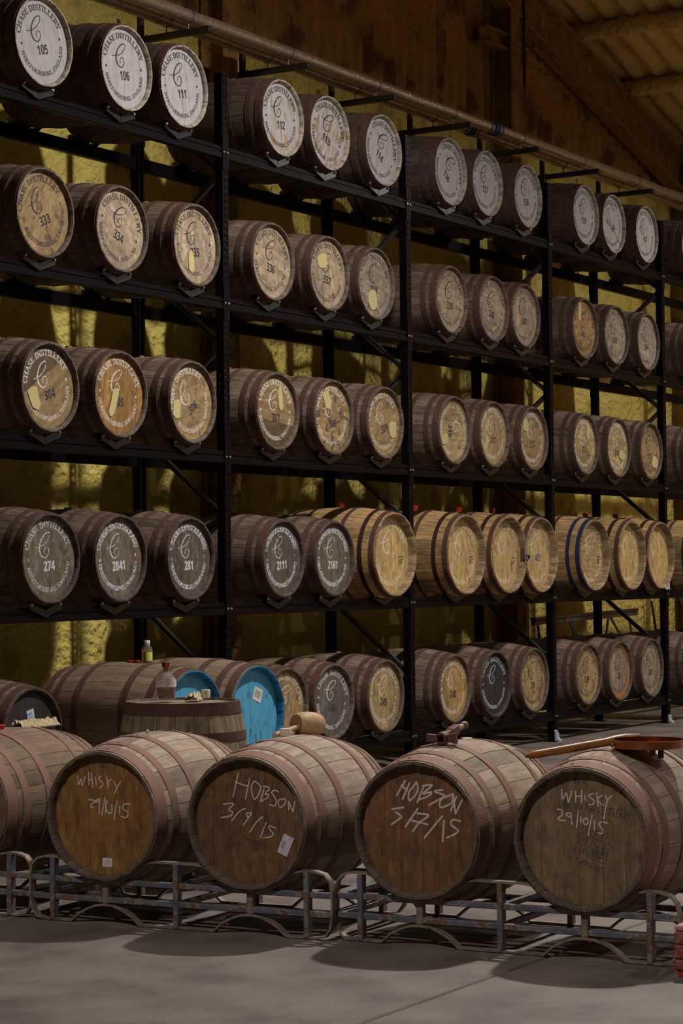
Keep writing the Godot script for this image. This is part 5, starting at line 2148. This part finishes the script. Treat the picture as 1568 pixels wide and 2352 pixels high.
# a crumpled bit of cloth with thickness
func rag(called: String, label: String, at: Vector3, size: Vector2, high: float, sd: int, turn: float) -> void:
	var t := thing(called, label, "cloth", at, turn)
	var nz := noise(9.0 / maxf(size.x, 0.05) * 0.1, 3, sd)
	var r := RandomNumberGenerator.new()
	r.seed = sd
	var s := MB.new()
	var nu := 26
	var nv := 12
	var pts := []
	for j in nv + 1:
		for i in nu + 1:
			var u := float(i) / nu - 0.5
			var w := float(j) / nv - 0.5
			var edge := 1.0 - 0.25 * absf(nz.get_noise_2d(u * 300.0, 7.0)) - 0.2 * absf(u) + (r.randf_range(-0.05, 0.05) if j == 0 or j == nv else 0.0)
			var y := high * (0.35 + 0.65 * absf(nz.get_noise_2d(u * 130.0 + 40.0, w * 80.0)) * 2.2) * (1.0 - 0.75 * pow(absf(w) * 2.0, 3.0))
			pts.append(Vector3(u * size.x, maxf(y, 0.001) - absf(w) * absf(w) * 0.03, w * size.y * edge))
	for face in [1.0, -1.0]:
		var ids := []
		for j in nv + 1:
			for i in nu + 1:
				var a: Vector3 = pts[j * (nu + 1) + mini(i + 1, nu)] - pts[j * (nu + 1) + maxi(i - 1, 0)]
				var b: Vector3 = pts[mini(j + 1, nv) * (nu + 1) + i] - pts[maxi(j - 1, 0) * (nu + 1) + i]
				var nn: Vector3 = b.cross(a).normalized() * face
				ids.append(s.add(pts[j * (nu + 1) + i] - (Vector3.ZERO if face > 0 else Vector3(0, 0.0035, 0)), nn))
		s.grid(ids, nv + 1, nu + 1)
	part(s, "cloth", mats.burlap, t)


func bottles() -> void:
	var s: MB
	# broad-shouldered whisky bottle
	var t := thing("whisky_bottle", "squat clear whisky bottle with red and black stopper, half full of dark whisky", "bottle", Vector3(-3.655, 0.921, 2.10))
	s = MB.new()
	s.lathe([Vector2(0, 0.0), Vector2(0.042, 0.0), Vector2(0.047, 0.006), Vector2(0.05, 0.05), Vector2(0.0525, 0.085), Vector2(0.05, 0.112), Vector2(0.043, 0.126), Vector2(0.028, 0.136), Vector2(0.0175, 0.142), Vector2(0.016, 0.165), Vector2(0.0185, 0.168), Vector2(0.0185, 0.174)], 40)
	part(s, "glass", mats.bottle_glass, t)
	s = MB.new()
	s.lathe([Vector2(0, 0.009), Vector2(0.04, 0.009), Vector2(0.0445, 0.014), Vector2(0.0478, 0.05), Vector2(0.0487, 0.064), Vector2(0, 0.064)], 40)
	part(s, "whisky", mats.whisky, t)
	s = MB.new()
	s.lathe([Vector2(0.0135, 0.148), Vector2(0.0145, 0.17), Vector2(0.0195, 0.171), Vector2(0.0195, 0.192), Vector2(0.018, 0.193)], 28)
	part(s, "stopper", mats.black_plastic, t)
	s = MB.new()
	s.lathe([Vector2(0.0185, 0.1932), Vector2(0, 0.1935)], 28)
	s.lathe([Vector2(0.0197, 0.170), Vector2(0.0199, 0.1934)], 8, 0.8, 1.9)
	s.lathe([Vector2(0.0192, 0.156), Vector2(0.0197, 0.172)], 6, 0.4, 2.15)
	part(s, "red_seal", mats.red_wax, t)
	# curved front label with a peaked top
	s = MB.new()
	var ids := []
	var cols := 16
	for q in cols + 1:
		var f := q / float(cols)
		var a := lerpf(0.9, 3.35, f)
		var peak := 1.0 - absf(f - 0.5) * 2.0
		var top := 0.098 + 0.020 * minf(peak * 1.5, 1.0)
		for e in 3:
			var y := lerpf(0.068, top, e / 2.0)
			var rr := 0.0535 if y < 0.1 else 0.0535 - (y - 0.1) * 0.26
			ids.append(s.add(Vector3(cos(a) * rr, y, sin(a) * rr), Vector3(cos(a), 0.1, sin(a)), Vector2(1.0 - f, 1.0 - (y - 0.066) / 0.054)))
	s.grid(ids, cols + 1, 3)
	var im := Image.create(256, 128, false, Image.FORMAT_RGB8)
	im.fill(L(0.60, 0.54, 0.52))
	for k in 7:
		im.fill_rect(Rect2i(84 - (k % 3) * 5, 30 + k * 11, 92 + (k * 13) % 22, 4), L(0.28, 0.25, 0.25))
	im.fill_rect(Rect2i(20, 62, 38, 10), L(0.55, 0.14, 0.10))
	im.fill_rect(Rect2i(26, 78, 26, 4), L(0.40, 0.30, 0.28))
	im.fill_rect(Rect2i(208, 62, 26, 10), L(0.55, 0.14, 0.10))
	var m := mat("bottle_label", Color.WHITE, 0.7)
	m.albedo_texture = itex(im)
	part(s, "label", m, t)
	# sample bottle with a white cap
	t = thing("sample_bottle", "small clear sample bottle with white cap and yellow label", "bottle", Vector3(-1.6, 1.0, 0.462))
	s = MB.new()
	s.lathe([Vector2(0, 0.0), Vector2(0.032, 0.0), Vector2(0.0345, 0.004), Vector2(0.0345, 0.085), Vector2(0.03, 0.102), Vector2(0.018, 0.116), Vector2(0.0155, 0.122), Vector2(0.0155, 0.128)], 32)
	part(s, "glass", mats.bottle_glass, t)
	s = MB.new()
	s.lathe([Vector2(0, 0.004), Vector2(0.030, 0.004), Vector2(0.0325, 0.008), Vector2(0.0325, 0.084), Vector2(0.0298, 0.094), Vector2(0, 0.094)], 32)
	part(s, "spirit", mats.pale_spirit, t)
	s = MB.new()
	s.lathe([Vector2(0.017, 0.122), Vector2(0.0185, 0.125), Vector2(0.0185, 0.146), Vector2(0.0165, 0.149), Vector2(0, 0.149)], 28)
	part(s, "cap", mats.white_cap, t)
	s = MB.new()
	s.lathe([Vector2(0.0152, 0.117), Vector2(0.0168, 0.118), Vector2(0.0168, 0.121), Vector2(0.0152, 0.122)], 28)
	part(s, "neck_ring", mats.paper_yellow, t)
	s = MB.new()
	s.lathe([Vector2(0.0348, 0.02), Vector2(0.0349, 0.076)], 14, 1.55, 1.2)
	var im2 := Image.create(64, 64, false, Image.FORMAT_RGB8)
	im2.fill(L(0.62, 0.74, 0.14))
	for k in 7:
		im2.fill_rect(Rect2i(8, 8 + k * 8, 22 + (k * 17) % 26, 2), L(0.25, 0.30, 0.08))
	m = mat("sample_label", Color.WHITE, 0.7)
	m.albedo_texture = itex(im2)
	m.uv1_scale = Vector3(3.0, 17.0, 1)
	part(s, "label", m, t)
	t = thing("red_disc", "flat red plastic lid lying by the sample bottle", "lid", Vector3(-1.6, 1.008, 0.352))
	s = MB.new()
	s.lathe([Vector2(0, 0.012), Vector2(0.04, 0.012), Vector2(0.042, 0.009), Vector2(0.042, 0.0), Vector2(0, 0.0)], 28)
	part(s, "disc", mats.red_plastic, t)


func crate() -> void:
	var t := thing("red_crate", "scuffed red plastic box with grooved sides beside the stillage", "box", Vector3(-4.92, 0, 5.42), 0.05)
	var s := MB.new()
	s.box(Vector3(0.16, 0.012, 0.2), Vector3(0.30, 0.024, 0.38), 0.003)
	part(s, "base", mats.red_plastic, t)
	var ys := [0.026, 0.07, 0.126, 0.178]
	var hs := [0.04, 0.052, 0.048, 0.02]
	for k in 3:
		s = MB.new()
		s.box(Vector3(0.16, ys[k] + hs[k] / 2.0, 0.2), Vector3(0.32 + 0.004 * (k % 2), hs[k], 0.4), 0.006)
		part(s, "side_band", mats.red_crate, t)
	s = MB.new()
	s.box(Vector3(0.16, 0.10, 0.2), Vector3(0.30, 0.15, 0.38))
	part(s, "core", mats.red_plastic, t)
	s = MB.new()
	s.box(Vector3(0.16, 0.187, 0.2), Vector3(0.315, 0.022, 0.395), 0.005)
	part(s, "lid", mats.crate_lid, t)
	s = MB.new()
	s.sweep_x([Vector2(0.1, 0.162), Vector2(0.2, 0.14), Vector2(0.3, 0.162), Vector2(0.3, 0.152), Vector2(0.2, 0.126), Vector2(0.1, 0.152)], -0.012, 0.0)
	part(s, "latch", mats.white_tape, t)


# ---------------------------------------------------------------- things behind the far bays

func back_of_rack_things() -> void:
	var s: MB
	var t := thing("steel_trestle", "grey steel trestle beam on splayed legs behind the far casks", "trestle", Vector3(8.5, 0, -1.16))
	s = MB.new()
	s.bar(Vector3(-1.3, 1.075, 0), Vector3(1.3, 1.12, 0), 0.07, 0.03, Vector3.UP, 0.004)
	s.bar(Vector3(-1.3, 1.035, 0), Vector3(1.3, 1.08, 0), 0.05, 0.045, Vector3.UP, 0.004)
	part(s, "beam", mats.galvanised, t)
	for q in [[-1.2, -1.14, 0.0], [-0.42, -0.32, 0.1], [-0.36, -0.2, -0.1], [0.62, 0.88, 0.1], [0.55, 0.52, -0.1], [1.1, 1.2, 0.0]]:
		s = MB.new()
		s.tube([Vector3(q[0], 1.04, 0), Vector3(lerpf(q[0], q[1], 4.2), 0.0, q[2])], 0.014, 10)
		part(s, "leg", mats.galvanised, t)
	t = thing("leaning_pole", "dark pole with a pale tip leaning on the wall by the last post", "pole", Vector3(11.05, 0, -1.15))
	s = MB.new()
	s.tube([Vector3(-0.05, 0.0, -0.16), Vector3(-0.37, 1.21, -0.2)], 0.014, 10)
	part(s, "pole", mats.pole_paint, t)
	s = MB.new()
	s.tube([Vector3(-0.37, 1.21, -0.2), Vector3(-0.39, 1.25, -0.208)], 0.016, 10)
	part(s, "tip", mats.white_tape, t)
	t = thing("tarpaulin_bundle", "black tarpaulin bundle on the floor behind the last casks", "tarpaulin", Vector3(11.03, 0, -0.95))
	s = MB.new()
	var nz := noise(1.6, 3, 3)
	var ids := []
	for j in 15:
		for i in 25:
			var a := TAU * i / 24.0
			var v := j / 14.0 * PI / 2.0
			var e := Vector3(cos(a) * cos(v), sin(v), sin(a) * cos(v))
			var k := 1.0 + 0.14 * nz.get_noise_3d(e.x * 2.0, e.y * 2.0, e.z * 2.0)
			var wide := 1.0 + 0.25 * smoothstep(0.55, 0.85, e.y)
			ids.append(s.add(Vector3(e.x * 0.30 * k * wide, e.y * 0.99 * k, e.z * 0.28 * k), Vector3(e.x * 2.0, e.y, e.z * 3.0)))
	s.grid(ids, 15, 25)
	part(s, "bundle", mats.tarp, t)
	t = thing("plastic_sheet", "grey plastic sheet hanging to a point under the fourth shelf", "sheet", Vector3(10.12, 1.27, -0.68))
	s = MB.new()
	ids = []
	for j in 7:
		for i in 17:
			var a := TAU * i / 16.0
			var r := lerpf(0.19, 0.004, pow(j / 6.0, 0.9)) * (1.0 + 0.12 * sin(a * 5.0))
			ids.append(s.add(Vector3(cos(a) * r, -0.2 * j / 6.0, sin(a) * r * 0.35), Vector3(cos(a), -0.4, sin(a) * 2.0)))
	s.grid(ids, 7, 17)
	part(s, "sheet", mats.grey_plastic, t)
